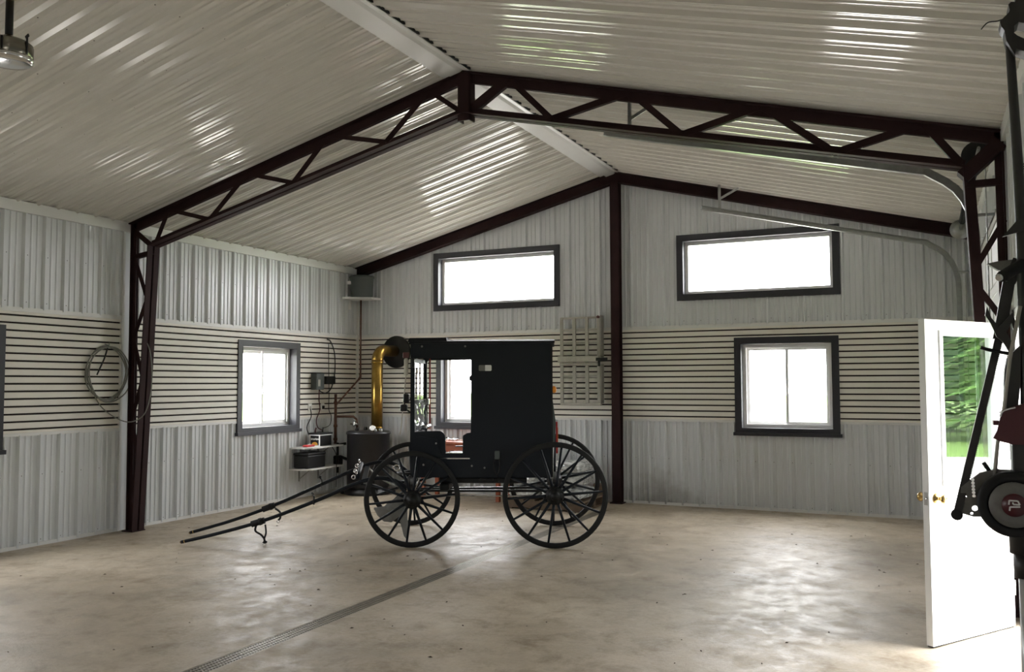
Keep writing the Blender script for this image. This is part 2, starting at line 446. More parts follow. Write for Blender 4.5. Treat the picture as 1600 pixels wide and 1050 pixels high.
siding_panels(wr, right, 6.92, 7.12, .012, lambda u: zc(RW)-.05, [], 6.9, 'siding')
siding_panels(wr, right, 7.28, B-.02, .012, lambda u: zc(RW)-.05, [(GAR[0]-.06, GAR[1]+.06, 0, GAR[3]+.06)], 6.9, 'siding')
siding_panels(wr, right, YD, 5.86, .012, lambda u: zc(RW)-.05, [OPEN], 6.9, 'siding')
siding_panels(wr, right, 5.86, 6.92, 2.13, lambda u: zc(RW)-.05, [], 6.9, 'siding')
mb = MB(); mbox(mb, right, YD, B, zc(RW)-.115, zc(RW)-.005, 0, .045); mb.build('eave_trim', 'trim', wr)
mb = MB(); wall_core(mb, right, FRONT, YD, lambda u: zc(RW), [OPEN], -.011, 0); mb.build('wall_panel', 'siding', wr)

# ------------------------------------------------------------------ ceiling
ce = struct('ceiling', 'pitched ceiling of glossy white ribbed steel sheets')
CL = Vector((RX-L, 0, 0)).length
mb = MB()
for s in (-1, 1):
    xe = L-.35 if s < 0 else RW+.35
    ps = [Vector((xe, FRONT-.4, zc(xe)+.012)), Vector((RX, FRONT-.4, ZR+.012)), Vector((RX, B+.4, ZR+.012)), Vector((xe, B+.4, zc(xe)+.012))]
    mb.hexa(ps+[p+Vector((0, 0, .18)) for p in ps])
mb.build('roof_deck', 'roof', ce)
def slope_map(s):
    xe = L+.005 if s < 0 else RW-.005
    dx = RX-xe; ln = math.hypot(dx, ZR-zc(xe)); n = Vector((-SL*s*-1, 0, -1)).normalized() if False else Vector((SL*(-s)*1.0, 0, -1)).normalized()
    return lambda u, v, d: Vector((xe+dx*v, u, zc(xe)+(ZR-zc(xe))*v)) + Vector((-SL*s, 0, -1)).normalized()*d
for s in (-1, 1):
    f = slope_map(s); first = None
    for k in range(11):
        u0 = YD+k*SHEET
        if first is None:
            mb = MB(); us = sorted(set([u0, u0+SHEET]+[round(x, 5) for x in breaks(u0, u0+SHEET, YD+.02)]))
            for a, b in zip(us, us[1:]):
                da, db = profile(a+1e-6, YD+.02), profile(b-1e-6, YD+.02)
                mb.add([f(a, 0, da), f(b, 0, db), f(b, 1, db), f(a, 1, da)], [(0, 1, 2, 3)])
            first = mb.build('ceiling_panel', 'ceil', ce)
        else: link_copy(first, 'ceiling_panel', ce, (0, k*SHEET, 0))
    mb = MB(); mb.add([f(FRONT, 0, 0), f(YD, 0, 0), f(YD, 1, 0), f(FRONT, 1, 0)], [(0, 1, 2, 3)]); mb.build('ceiling_sheet', 'ceil', ce)
    # screw heads along the purlin lines
    mb = MB()
    for v in (.06, .2, .34, .48, .62, .76, .9):
        for k in range(44):
            u = YD+.02+k*PITCHR+.075
            for du in (0,):
                c = f(u+du, v, .0); nn = (f(u, v, 1)-f(u, v, 0)).normalized(); t1 = Vector((0, 1, 0)); t2 = nn.cross(t1)
                r = .0065
                mb.add([c+t1*r, c+t2*r, c-t1*r, c-t2*r, c+nn*.007], [(0, 1, 4), (1, 2, 4), (2, 3, 4), (3, 0, 4)])
    mb.build('screws', 'screw', ce, kind='stuff')
# ridge flashing
def roofpt(x, y, d): return Vector((x, y, zc(x)-d))
mb = MB()
ps = [(RX-.21, .028), (RX-.205, .034), (RX-.14, .034), (RX-.135, .046), (RX-.03, .046), (RX, .036), (RX+.06, .033), (RX+.06, .024)]
y0, y1 = FRONT, B-.02
vs = [Vector((x, y0, zc(x)-d)) for x, d in ps]+[Vector((x, y1, zc(x)-d)) for x, d in ps]
mb.add(vs, [(i, i+1, i+9, i+8) for i in range(7)])
mb.build('ridge_flashing', 'trim', ce)
mb = MB(); mb.hexa([roofpt(RX+.01, y0, .0), roofpt(RX+.075, y0, .0), roofpt(RX+.075, y1, .0), roofpt(RX+.01, y1, .0), roofpt(RX+.01, y0, .018), roofpt(RX+.075, y0, .018), roofpt(RX+.075, y1, .018), roofpt(RX+.01, y1, .018)]); mb.build('ridge_gap_strip', 'rubber', ce)  # black strip stands in for the dark gap under the panel ends
# wall screw heads
def wall_screws(parent, f, us, zs):
    mb = MB()
    for u in us:
        for z in zs:
            c = f(u, z, .0); nn = (f(u, z, 1)-f(u, z, 0)); t1 = (f(u+1, z, 0)-f(u, z, 0)); t2 = Vector((0, 0, 1)); r = .006
            mb.add([c+t1*r, c+t2*r, c-t1*r, c-t2*r, c+nn*.006], [(0, 1, 4), (1, 2, 4), (2, 3, 4), (3, 0, 4)])
    mb.build('screws', 'screw', parent, kind='stuff')
wall_screws(wl, left, [5.881+k*PITCHR+.07 for k in range(-8, 25) if not 6.98 < 5.881+k*PITCHR < 7.25 and 5.881+k*PITCHR < 11.4], [.06, .72, 2.47, 2.95])
wall_screws(wb_, back, [-3.688+k*PITCHR+.07 for k in range(-18, 18)], [.06, .62, 2.47])

# ------------------------------------------------------------------ floor
fl = struct('floor', 'sealed tan concrete floor with a trench drain')
DX0, DX1, DY1 = -3.875, -3.735, 10.9
mb = MB()
mb.box(L-.2, DX0, FRONT-.2, B+.2, -.3, 0); mb.box(DX1, RW+.2, FRONT-.2, B+.2, -.3, 0); mb.box(DX0, DX1, DY1, B+.2, -.3, 0)
mb.build('slab', 'concrete', fl)
mb = MB(); mb.box(DX0, DX1, FRONT-.2, DY1, -.3, -.12); mb.build('drain_bed', 'pit', fl)
mb = MB()
W2 = (DX1-DX0)/2
ln = .6
for x in (-W2+.006, -W2*.5, 0, W2*.5, W2-.006): mb.box(x-.006, x+.006, 0, ln-.004, -.02, -.002)
nb = 26
for i in range(nb):
    y = ln*(i+.5)/nb; mb.box(-W2+.004, W2-.004, y-.005, y+.005, -.018, -.003)
g0 = mb.build('drain_grate', 'grate', fl, local=True); g0.location = ((DX0+DX1)/2, 2.4, 0)
for k in range(1, 14): link_copy(g0, 'drain_grate', fl, ((DX0+DX1)/2, 2.4+k*ln, 0))
mb = MB(); rnd = random.Random(3)
for k in range(150):
    y = rnd.uniform(3.6, 10.5); x = rnd.uniform(-7.8, .2)
    if DX0-.02 < x < DX1+.02: continue
    r = rnd.uniform(.005, .016); a = rnd.uniform(0, 6.28); c, s_ = math.cos(a), math.sin(a); e = rnd.uniform(.3, .8)
    pts = [Vector((x+c*r*1.4, y+s_*r*1.4, .001)), Vector((x-s_*r*e, y+c*r*e, .001)), Vector((x-c*r, y-s_*r, .001)), Vector((x+s_*r*e, y-c*r*e, .001))]
    mb.add(pts+[Vector((x, y, .001+r*.5))], [(0, 1, 4), (1, 2, 4), (2, 3, 4), (3, 0, 4)])
mb.build('leaf_debris', 'debris', None, kind='stuff', label='small dark bits of leaf and dirt scattered on the concrete', category='debris')

# ------------------------------------------------------------------ windows
WN = [0]
def window(f, rect, slider, label, sill=True):
    WN[0] += 1
    u0, u1, z0, z1 = rect; c = CW
    e = struct('window_%d' % WN[0], label, f((u0+u1)/2, z0, 0))
    mb = MB()
    a, b, p, q = u0+c, u1-c, z0+c, z1-c
    mbox(mb, f, u0, u1, q, z1, 0, .034); mbox(mb, f, u0, u1, z0, p, 0, .034)
    mbox(mb, f, u0, a, p, q, 0, .034); mbox(mb, f, b, u1, p, q, 0, .034)
    t = .012
    mbox(mb, f, a-.001, a+t, p, q, -.16, .036); mbox(mb, f, b-t, b+.001, p, q, -.16, .036)
    mbox(mb, f, a, b, q-t, q+.001, -.16, .036); mbox(mb, f, a, b, p-.001, p+t, -.16, .036)
    mb.build('casing', 'casing', e)
    if sill:
        mb = MB(); mbox(mb, f, u0-.02, u1+.02, z0-.012, z0+.03, 0, .06); mb.build('sill', 'casing', e)
    a += t; b -= t; p += t; q -= t
    fr = .045
    mb = MB()
    for x in ((a, b, q-fr, q), (a, b, p, p+fr), (a, a+fr, p+fr, q-fr), (b-fr, b, p+fr, q-fr)): mbox(mb, f, *x, -.17, -.09)
    fm = mb.build('frame', 'vinyl', e)
    ia, ib, ip, iq = a+fr, b-fr, p+fr, q-fr
    if slider:
        mid = (ia+ib)/2; sw = .035
        for k, (x0, x1, dd) in enumerate(((ia, mid+.02, -.15), (mid-.02, ib, -.12))):
            mb = MB()
            for x in ((x0, x1, iq-sw, iq), (x0, x1, ip, ip+sw), (x0, x0+sw, ip+sw, iq-sw), (x1-sw, x1, ip+sw, iq-sw)): mbox(mb, f, *x, dd-.012, dd+.012)
            s_ = mb.build('sash', 'vinyl', e)
            mb = MB(); mbox(mb, f, x0+sw-.003, x1-sw+.003, ip+sw-.003, iq-sw+.003, dd-.002, dd+.002); mb.build('pane', 'glass', s_)
        mb = MB(); mbox(mb, f, mid-.012, mid+.012, ip+.4, ip+.46, -.108, -.09); mb.build('latch', 'vinyl', e)
    else:
        mb = MB(); mbox(mb, f, ia-.003, ib+.003, ip-.003, iq+.003, -.132, -.128); mb.build('pane', 'glass', e)
    return e
window(back, WIN_B[0], True, 'lower window in the gable wall behind the buggy')
window(back, WIN_B[1], True, 'lower slider window in the gable wall right of the centre post')
window(back, WIN_B[2], False, 'wide upper window in the gable wall left of the centre post', False)
window(back, WIN_B[3], False, 'wide upper window in the gable wall right of the centre post', False)
window(left, WIN_L[0], True, 'slider window in the left wall beyond the steel column')
window(left, WIN_L[1], True, 'window at the near end of the left wall, cut by the frame edge')
for r_ in WIN_B: portal('portal', back((r_[0]+r_[1])/2, (r_[2]+r_[3])/2, -.22), (R(-90), 0, 0), r_[1]-r_[0], r_[3]-r_[2])
for r_ in []: portal('portal', front((r_[0]+r_[1])/2, (r_[2]+r_[3])/2, -.22), (R(90), 0, 0), r_[1]-r_[0], r_[3]-r_[2])
for r_ in WIN_L+WIN_L2: portal('portal', left((r_[0]+r_[1])/2, (r_[2]+r_[3])/2, -.22), (0, R(-90), 0), r_[3]-r_[2], r_[1]-r_[0])
for r_ in (DOOR, OPEN): portal('portal', right((r_[0]+r_[1])/2, (r_[2]+r_[3])/2, -.22), (0, R(90), 0), r_[3]-r_[2], r_[1]-r_[0])

# ------------------------------------------------------------------ roof truss with its columns
YT = 7.2
tr = thing('roof_truss', (RX, YT, 0), 'dark maroon steel truss with laced columns spanning the room', 'truss')
P = lambda x, z, y=YT: Vector((x, y, z))
def tee(a, b, side, wid=.15, dep=.085, name='chord'):
    # two angles back to back; side: direction of the flange face
    mb = MB(); a, b, sd = Vector(a), Vector(b), Vector(side).normalized()
    d = (b-a).normalized(); sd = (sd-d*sd.dot(d)).normalized(); yv = Vector((0, 1, 0))
    for s in (-1, 1):
        o = yv*(s*(.008+wid/4)); mb.beam(a+o, b+o, wid/2-.008, .012, up=sd)
        o2 = yv*(s*.014)-sd*(dep/2); mb.beam(a+o2, b+o2, .012, dep, up=sd)
    return mb.build(name, 'steel', tr)
tee(P(-8.16, zc(-8.16)-.045), P(RX, ZR-.045), (-SL, 0, 1), .14, .09, 'top_chord')
tee(P(RX, ZR-.045), P(.53, zc(.53)-.045), (SL, 0, 1), .14, .09, 'top_chord')
tee(P(-7.84, 3.19), P(RX, 4.165), (SL, 0, -1), .17, .06, 'bottom_chord')
tee(P(RX, 4.165), P(.29, 3.20), (-SL, 0, -1), .17, .06, 'bottom_chord')
tee(P(-8.0, 0.01), P(-7.84, 3.21), (1, 0, 0), .16, .07, 'column_chord')
tee(P(-8.12, 0.01), P(-8.14, zc(-8.14)-.03), (-1, 0, 0), .10, .05, 'column_chord')
tee(P(.41, 0.01), P(.287, 3.22), (-1, 0, 0), .17, .07, 'column_chord')
tee(P(.55, 0.01), P(.54, zc(.54)-.03), (1, 0, 0), .13, .05, 'column_chord')
mb = MB(); mb.box(RX-.065, RX-.052, YT-.05, YT+.05, 4.09, ZR-.06); mb.box(RX+.052, RX+.065, YT-.05, YT+.05, 4.09, ZR-.06); mb.box(RX-.06, RX+.06, YT-.06, YT-.045, 4.09, ZR-.05)
mb.build('king_post', 'steel', tr)
def web(a, b, wd=.05, name='web_bar'):
    mb = MB(); a, b = P(*a), P(*b); d = (b-a).normalized(); n = Vector((0, 1, 0)).cross(d).normalized()
    mb.beam(a-Vector((0, .02, 0)), b-Vector((0, .02, 0)), .008, wd, up=n); mb.beam(a+n*(wd/2-.004), b+n*(wd/2-.004), .045, .008, up=n)
    mb.build(name, 'steel', tr)
LN = [(RX-.05, 4.19), (-4.245, 4.44), (-4.73, 4.00), (-5.42, 4.15), (-5.865, 3.71), (-6.48, 3.87), (-6.993, 3.42), (-7.60, 3.58), (-7.78, 3.23)]
for i, (a, b) in enumerate(zip(LN, LN[1:])): web(a, b, .055 if i % 2 else .045)
RN = [(RX+.05, 4.19), (-3.40, 4.43), (-2.98, 4.00), (-2.246, 4.14), (-1.80, 3.71), (-1.146, 3.86), (-.595, 3.42), (.03, 3.57), (.27, 3.24)]
for i, (a, b) in enumerate(zip(RN, RN[1:])): web(a, b, .09 if i == 0 else .055)
web((-8.15, 3.40), (-7.86, 3.20), .06); web((-8.15, 3.08), (-7.84, 3.12), .05)
zs = [3.05, 2.6, 2.15, 1.7, 1.25, .8, .35, .05]
for i, (z0, z1) in enumerate(zip(zs, zs[1:])):
    xi = lambda z: -8.03+.155*z/3.2
    web((-8.10, z0) if i % 2 == 0 else (xi(z0), z0), (xi(z1), z1) if i % 2 == 0 else (-8.10, z1), .05, 'lacing_bar')
mb = MB(); mb.beam(P(.28, 3.13), P(.53, 3.36), .14, .10); mb.build('knee_brace', 'steel', tr)
web((.3, 3.08), (.54, 3.08), .05)
for a, b in [((.54, 2.80), (.34, 2.45)), ((.34, 2.35), (.53, 2.05)), ((.53, 2.0), (.36, 1.6)), ((.37, 1.55), (.54, 1.1)), ((.54, 1.05), (.4, .6)), ((.4, .55), (.54, .1))]: web(a, b, .04, 'lacing_bar')
for x in (-8.02, .48):
    mb = MB(); mb.box(x-.13 if x < -1 else x-.1, x+.04 if x < -1 else x+.08, YT-.09, YT+.09, 0, .012); mb.build('base_plate', 'steel', tr)

# gable end frame
ef = thing('end_frame', (RX, B-.08, 0), 'dark maroon steel rafters and centre post against the gable wall', 'frame')
for s in (-1, 1):
    xe = L+.05 if s < 0 else RW-.08
    mb = MB()
    a = Vector((xe, B-.08, zc(xe)-.025)); b = Vector((RX, B-.08, ZR-.025)); n = Vector((0, 0, 1))
    for q0, q1, y0, y1 in ((0, .012, B-.15, B-.025), (.138, .15, B-.15, B-.025), (0, .15, B-.094, B-.082)):
        mb.hexa([Vector((a.x, y0, a.z-q1)), Vector((b.x, y0, b.z-q1)), Vector((b.x, y1, b.z-q1)), Vector((a.x, y1, a.z-q1)), Vector((a.x, y0, a.z-q0)), Vector((b.x, y0, b.z-q0)), Vector((b.x, y1, b.z-q0)), Vector((a.x, y1, a.z-q0))])
    mb.build('rafter', 'steel', ef)
mb = MB(); mb.box(RX-.06, RX+.06, B-.16, B-.148, .012, ZR-.17); mb.box(RX-.006, RX+.006, B-.148, B-.04, .012, ZR-.17); mb.box(RX-.06, RX+.06, B-.04, B-.026, .012, ZR-.17)
mb.build('centre_post', 'steel', ef)
mb = MB(); mb.box(RX-.09, RX+.09, B-.19, B-.026, 0, .012); mb.build('base_plate', 'steel', ef)

# ------------------------------------------------------------------ overhead door in the right wall, its tracks and spring shaft
od = struct('door_2', 'closed overhead door in the right wall with galvanised tracks', (RW, 9.4, 0))
for k in range(5):
    z0 = .01+k*.608; mb = MB()
    mbox(mb, right, GAR[0]+.02, GAR[1]-.02, z0, z0+.60, -.06, -.02)
    for j in range(4):
        u = GAR[0]+.12+j*.88; mbox(mb, right, u, u+.76, z0+.09, z0+.51, -.021, -.012)
    mb.build('door_panel', 'white', od)
def track(y, sgn):
    # C channel swept along the path: vertical, curve, then up along the roof pitch
    path = [Vector((.37, y, 0.05)), Vector((.37, y, 2.72))]
    c0 = Vector((.37, y, 2.72)); sl = -.232
    path += [Vector((.37-.33*(1-math.cos(t)), y, 2.72+.50*math.sin(t))) for t in [R(x) for x in (12, 25, 38, 52, 66)]]
    path += [Vector((0.04, y, 3.27)), Vector((-2.58, y, 3.905))]
    mb = MB()
    for a, b in zip(path, path[1:]):
        d = (b-a).normalized(); n = Vector((0, 1, 0)).cross(d)
        e = d*.004
        mb.beam(a-e+Vector((0, sgn*.025, 0)), b+e+Vector((0, sgn*.025, 0)), .004, .055, up=n)
        mb.beam(a-e+n*.027, b+e+n*.027, .05, .004, up=n); mb.beam(a-e-n*.027, b+e-n*.027, .05, .004, up=n)
    return mb.build('track', 'galv', od)
for y, sg in ((7.5, -1), (11.3, 1)):
    t = track(y, sg)
    mb = MB()
    top = Vector((-2.35, y, zc(-2.35)-.03)); bot = Vector((-2.35, y, 3.84))
    mb.beam(top, bot, .035, .006, up=(0, 1, 0)); mb.beam(top+Vector((0, sg*.016, 0)), bot+Vector((0, sg*.016, 0)), .004, .034, up=(0, 1, 0))
    mb.beam(Vector((-2.10, y, zc(-2.1)-.03)), Vector((-2.35, y, 4.0)), .03, .005, up=(0, 1, 0))
    mb.build('hanger', 'galv', od)
    # perforated angle beside the vertical track: two flanges joined by rungs so that the slots are open
    mb = MB()
    for dy in (-.03, .03): mb.box(.44, .446, y+sg*.06+dy-.008, y+sg*.06+dy+.008, .05, 3.25)
    for k in range(30): mb.box(.44, .446, y+sg*.06-.03, y+sg*.06+.03, .06+k*.108, .095+k*.108)
    mb.build('slotted_angle', 'galv', od)
    mb = MB(); mb.lathe([(.03, -.05), (.055, -.045), (.085, -.03), (.085, .0), (.112, .004), (.112, .016), (.03, .018)], (.40, y-sg*.10, 3.38), (0, sg, 0), 26); mb.build('cable_drum', 'blackm' if y < 9 else 'galv', od)
    mb = MB(); mb.tube([(.372, y, 2.9), (.5, y, 2.9)], .012); mb.tube([(.372, y, 1.6), (.5, y, 1.6)], .012); mb.build('bracket', 'galv', od)
mb = MB(); mb.tube([(.40, 7.35, 3.38), (.40, 11.45, 3.38)], .0127); mb.build('spring_shaft', 'galv', od)
for y0 in (8.2, 9.7):
    mb = MB(); N = 220
    mb.tube([Vector((.40+.03*math.cos(k*.9), y0+k*.0045, 3.38+.03*math.sin(k*.9))) for k in range(N)], .006, 5); mb.build('torsion_spring', 'blackm', od)

# ------------------------------------------------------------------ entry door, standing open
DF, DH = Vector((0.0, 6.072, .012)), Vector((.50, 6.832, .012))
dd_ = (DH-DF); DW = dd_.length; ux = dd_.normalized(); nx = Vector((ux.y, -ux.x, 0))   # nx points to the camera side
def dmap(s, z, d): return DF+ux*s+Vector((0, 0, z))+nx*d
d1 = struct('door_1', 'white entry door with a tall glass lite standing open', DH)
LS = (.17, .75, 1.0, 1.92)
mb = MB()
wall_core(mb, dmap, 0, DW, lambda u: 2.018, [LS], -.044, 0); mb.build('leaf', 'door', d1)
mb = MB()
for side in (0, 1):
    d0, d1_ = (0, .012) if side == 0 else (-.056, -.044)
    for x in ((LS[0]-.03, LS[1]+.03, LS[3], LS[3]+.03), (LS[0]-.03, LS[1]+.03, LS[2]-.03, LS[2]), (LS[0]-.03, LS[0], LS[2], LS[3]), (LS[1], LS[1]+.03, LS[2], LS[3])): mbox(mb, dmap, *x, d0, d1_)
mb.build('lite_frame', 'door', d1)
for dd in (-.012, -.030):
    mb = MB(); mbox(mb, dmap, LS[0]-.004, LS[1]+.004, LS[2]-.004, LS[3]+.004, dd-.002, dd+.002); mb.build('pane', 'doorglass', d1)
for sgn, base in ((1, 0), (-1, -.044)):
    mb = MB(); mb.lathe([(.032, 0), (.032, .006), (.013, .012), (.012, .035), (.026, .045), (.030, .058), (.022, .07), (.001, .073)], dmap(.065, .90, base), nx*sgn, 20); mb.build('knob', 'brasskn', d1)
mb = MB(); mbox(mb, dmap, -.002, .001, .86, .94, -.034, -.01); mb.build('latch_plate', 'chrome', d1)
mb = MB(); mb.tube([dmap(-.001, .9, -.022), dmap(-.014, .9, -.022)], .007); mb.build('latch_bolt', 'chrome', d1)
mb = MB(); mbox(mb, dmap, 0.005, DW-.01, -.008, .0, -.04, -.004); mb.build('sweep', 'rubber', d1)
for z in (.2, 1.0, 1.8):
    mb = MB(); mb.tube([dmap(DW+.004, z, -.0), dmap(DW+.004, z+.1, -.0)], .008); mb.build('hinge', 'galv', d1)
tj = struct('trim_1', 'white door jamb around the entry doorway', (RW, 6.4, 0))
mb = MB(); mbox(mb, right, DOOR[0]-.07, DOOR[0], 0, 2.13, 0, .022); mbox(mb, right, DOOR[0]-.07, DOOR[1]+.07, 2.06, 2.13, 0, .022); mbox(mb, right, DOOR[1], DOOR[1]+.07, 0, 2.13, 0, .022)
mb.build('jamb_casing', 'trim', tj)
mb = MB(); mbox(mb, right, DOOR[0], DOOR[1], 0, .012, -.2, .0); mb.build('threshold', 'alum', tj)

# ------------------------------------------------------------------ buggy
BROT = R(202.7)
bg = thing('horse_buggy', (-3.64, 8.82, 0), 'black enclosed horse buggy with spoked wheels and shafts on the floor', 'buggy', BROT)
BL = dict(local=True)
def rounded(pts, n=5):   # pts: (x, z, r)
    out = []; k = len(pts)
    for i in range(k):
        x, z, r = pts[i]; p = Vector((x, z)); a = Vector(pts[i-1][:2]); b = Vector(pts[(i+1) % k][:2])
        if r <= 0: out.append((x, z)); continue
        da, db = (a-p).normalized(), (b-p).normalized(); ang = da.angle(db); t = r/math.tan(ang/2)
        c = p+(da+db).normalized()*(r/math.sin(ang/2)); s, e = p+da*t, p+db*t
        a0 = math.atan2(s.y-c.y, s.x-c.x); a1 = math.atan2(e.y-c.y, e.x-c.x); dl = (a1-a0+math.pi) % (2*math.pi)-math.pi
        out += [(c.x+r*math.cos(a0+dl*j/n), c.y+r*math.sin(a0+dl*j/n)) for j in range(n+1)]
    return out
HWB = .47
outer = [(.03, .67, .03), (1.49, .67, .06), (1.488, 2.05, 0), (.03, 2.05, 0)]
inner = [(1.445, 1.135, 0), (1.445, 1.90, .03), (.86, 1.905, .03), (.862, 1.13, 0), (.90, 1.125, .02), (.945, 1.10, .03), (.945, .955, 0), (.95, .925, 0), (1.115, .925, 0), (1.125, .96, 0), (1.126, 1.15, .07), (1.3, 1.145, 0)]
inner_far = [(1.445, .79, 0), (1.445, 1.90, .03), (.86, 1.905, .03), (.862, 1.0, 0), (.862, .79, 0)]
for s in (1, -1):
    mb = MB(); mb.prism([rounded(outer), rounded(inner if s > 0 else inner_far)], lambda a, b, d: Vector((a, d, b)), s*(HWB-.02), s*HWB)
    sp = mb.build('side_panel', 'black', bg, **BL)
    mb = MB(); mb.box(.87, 1.19, min(s*HWB, s*(HWB+.012)), max(s*HWB, s*(HWB+.012)), .86, .872); mb.box(.945, 1.12, min(s*(HWB-.03), s*(HWB+.012)), max(s*(HWB-.03), s*(HWB+.012)), .918, .930); mb.build('sill_strip', 'chrome' if s > 0 else 'blackm', sp, **BL)  # near-side chrome strips stand in for white highlights on the sill edges
    if s > 0:
        mb = MB(); mb.tube([Vector((x, s*(HWB+.004), z)) for x, z in rounded([(1.17, .92, 0), (1.215, 1.07, .04), (1.40, 1.095, .0)])], .006, 6); mb.build('moulding', 'black', sp, **BL)
    for bx, bz in ((1.37, 2.02), (.92, 2.02), (1.22, 1.02), (.85, .79), (.72, .77), (1.35, .80)):
        mb = MB(); mb.lathe([(.011, 0), (.009, .006), (.001, .008)], (bx, s*HWB, bz), (0, s, 0), 10); mb.build('bolt_head', 'galv', sp, **BL)
    # small two-tone marker
    mb = MB(); mb.prism([rounded([(.647, 1.764, .012), (.713, 1.764, 0), (.713, 1.824, 0), (.647, 1.824, .012)])], lambda a, b, d: Vector((a, d, b)), s*HWB, s*(HWB+.012)); mk = mb.build('marker_reflector', 'white', sp, **BL)
    mb = MB(); mb.prism([rounded([(.715, 1.764, 0), (.779, 1.764, .012), (.779, 1.824, .012), (.715, 1.824, 0)])], lambda a, b, d: Vector((a, d, b)), s*HWB, s*(HWB+.012)); mb.build('marker_lens', 'greyring', sp, **BL)
    # door pull at the edge of the opening
    mb = MB(); mb.lathe([(.018, -.03), (.03, -.015), (.032, 0), (.02, .02)], (.86, s*(HWB-.03), 1.69), (1, 0, 0), 12); mb.build('door_stop', 'blackm', sp, **BL)
    # corner post at the rear
    mb = MB(); mb.box(.018, .034, min(s*(HWB-.02), s*(HWB+.006)), max(s*(HWB-.02), s*(HWB+.006)), .68, 2.05); mb.build('corner_bead', 'blackm', sp, **BL)
mb = MB(); mb.box(.03, .05, -HWB+.02, HWB-.02, .67, 2.05); mb.build('rear_panel', 'black', bg, **BL)
mb = MB(); mb.box(.05, 1.47, -HWB+.02, HWB-.02, .67, .70); mb.build('floor_pan', 'black', bg, **BL)
mb = MB(); mb.box(1.462, 1.485, -HWB+.02, HWB-.02, .69, 1.13); mb.build('dash', 'black', bg, **BL)
# roof
mb = MB(); n = 12; vs = []; 
for i in range(n+1):
    y = -HWB-.03+(2*HWB+.06)*i/n; z = 2.05+.035*(1-(y/(HWB+.03))**2)
    vs += [Vector((-.005, y, z)), Vector((1.50, y, z)), Vector((-.005, y, z+.022)), Vector((1.50, y, z+.022))]
fs = []
for i in range(n):
    a, b = i*4, i*4+4; fs += [(a, a+1, b+1, b), (a+2, b+2, b+3, a+3), (a, b, b+2, a+2), (a+1, a+3, b+3, b+1)]
fs += [(0, 2, 3, 1), (n*4, n*4+1, n*4+3, n*4+2)]
mb.add(vs, fs); rf = mb.build('roof', 'vinylblk', bg, **BL)
mb = MB(); mb.prism([[(1.11, 2.07), (1.52, 2.07), (1.50, 2.108), (1.12, 2.112)]], lambda a, b, d: Vector((a, d, b)), -HWB+.0, HWB-.0); mb.build('visor', 'vinylblk', rf, **BL)
# storm front: sash, lower clear vinyl
mb = MB()
for x in ((-.45, .45, 1.86, 1.90), (-.45, .45, 1.43, 1.46), (-.45, -.405, 1.46, 1.86), (.43, .45, 1.46, 1.86)): mb.box(1.455, 1.48, *x)
sf = mb.build('windshield_frame', 'black', bg, **BL)
mb = MB(); mb.box(1.466, 1.469, -.41, .435, 1.455, 1.865); mb.build('pane', 'glass', sf, **BL)
mb = MB(); nx_, nz_ = 16, 8; rr = random.Random(4)
vs = [Vector((1.466+rr.uniform(-.018, .018), -.44+.88*i/nx_, 1.13+.30*j/nz_)) for j in range(nz_+1) for i in range(nx_+1)]
mb.add(vs, [(j*(nx_+1)+i, j*(nx_+1)+i+1, (j+1)*(nx_+1)+i+1, (j+1)*(nx_+1)+i) for j in range(nz_) for i in range(nx_)], True)
mb.build('clear_apron', 'vinylclear', bg, **BL)
mb = MB(); mb.tube([(1.42, -.1, 1.40), (1.42, -.1, 1.72), (1.42, -.13, 1.80), (1.42, -.16, 1.76)], .012); mb.build('wiper_lever', 'blackm', bg, **BL)
mb = MB(); mb.bbox(1.37, 1.43, -.13, -.07, 1.40, 1.47, .01); mb.tube([(1.40, -.1, 1.15), (1.40, -.1, 1.40)], .012); mb.bbox(1.36, 1.44, -.2, .1, 1.14, 1.19, .015); mb.build('control_column', 'chrome', bg, **BL)
mb = MB(); mb.tube([(1.41, -HWB+.03, 1.12), (1.41, -HWB+.03, 1.92)], .009); mb.build('red_cord', 'red', bg, **BL)
# seat
mb = MB(); mb.bbox(.40, .84, -HWB+.03, HWB-.03, .70, .98, .02); mb.build('seat_box', 'black', bg, **BL)
mb = MB(); mb.bbox(.38, .85, -HWB+.03, HWB-.03, .98, 1.07, .03); mb.build('seat_cushion', 'vinylblk', bg, **BL)
mb = MB(); mb.bbox(.32, .42, -HWB+.03, HWB-.03, .9, 1.5, .03); mb.build('seat_back', 'vinylblk', bg, **BL)
# front fittings on the near pillar
mb = MB(); mb.bbox(1.50, 1.56, HWB-.05, HWB+.03, 1.44, 1.53, .012); mb.bbox(1.52, 1.59, HWB-.04, HWB+.03, 1.35, 1.42, .012); mb.tube([(1.49, HWB-.01, 1.47), (1.545, HWB-.01, 1.47), (1.555, HWB-.01, 1.38), (1.49, HWB-.01, 1.34)], .009); mb.build('turn_signal', 'blackm', bg, **BL)
mb = MB(); mb.bbox(1.44, 1.475, HWB, HWB+.06, 1.80, 1.90, .012); mb.build('pillar_lamp', 'blackm', bg, **BL)
mb = MB(); mb.lathe([(.012, 0), (.014, .012), (.001, .016)], (1.478, HWB+.03, 1.825), (1, 0, 0), 10); mb.build('lamp_lens', 'chrome', bg, **BL)
mb = MB(); mb.tube(smooth_path([(1.53, HWB-.02, 1.96), (1.535, HWB-.02, 1.80), (1.545, HWB-.02, 1.65), (1.56, HWB-.02, 1.5), (1.585, HWB-.02, 1.2), (1.60, HWB-.02, 1.11)]), .006, 6); mb.bbox(1.515, 1.56, HWB-.04, HWB, 1.72, 1.90, .02); mb.build('hanging_strap', 'ivory', bg, **BL)
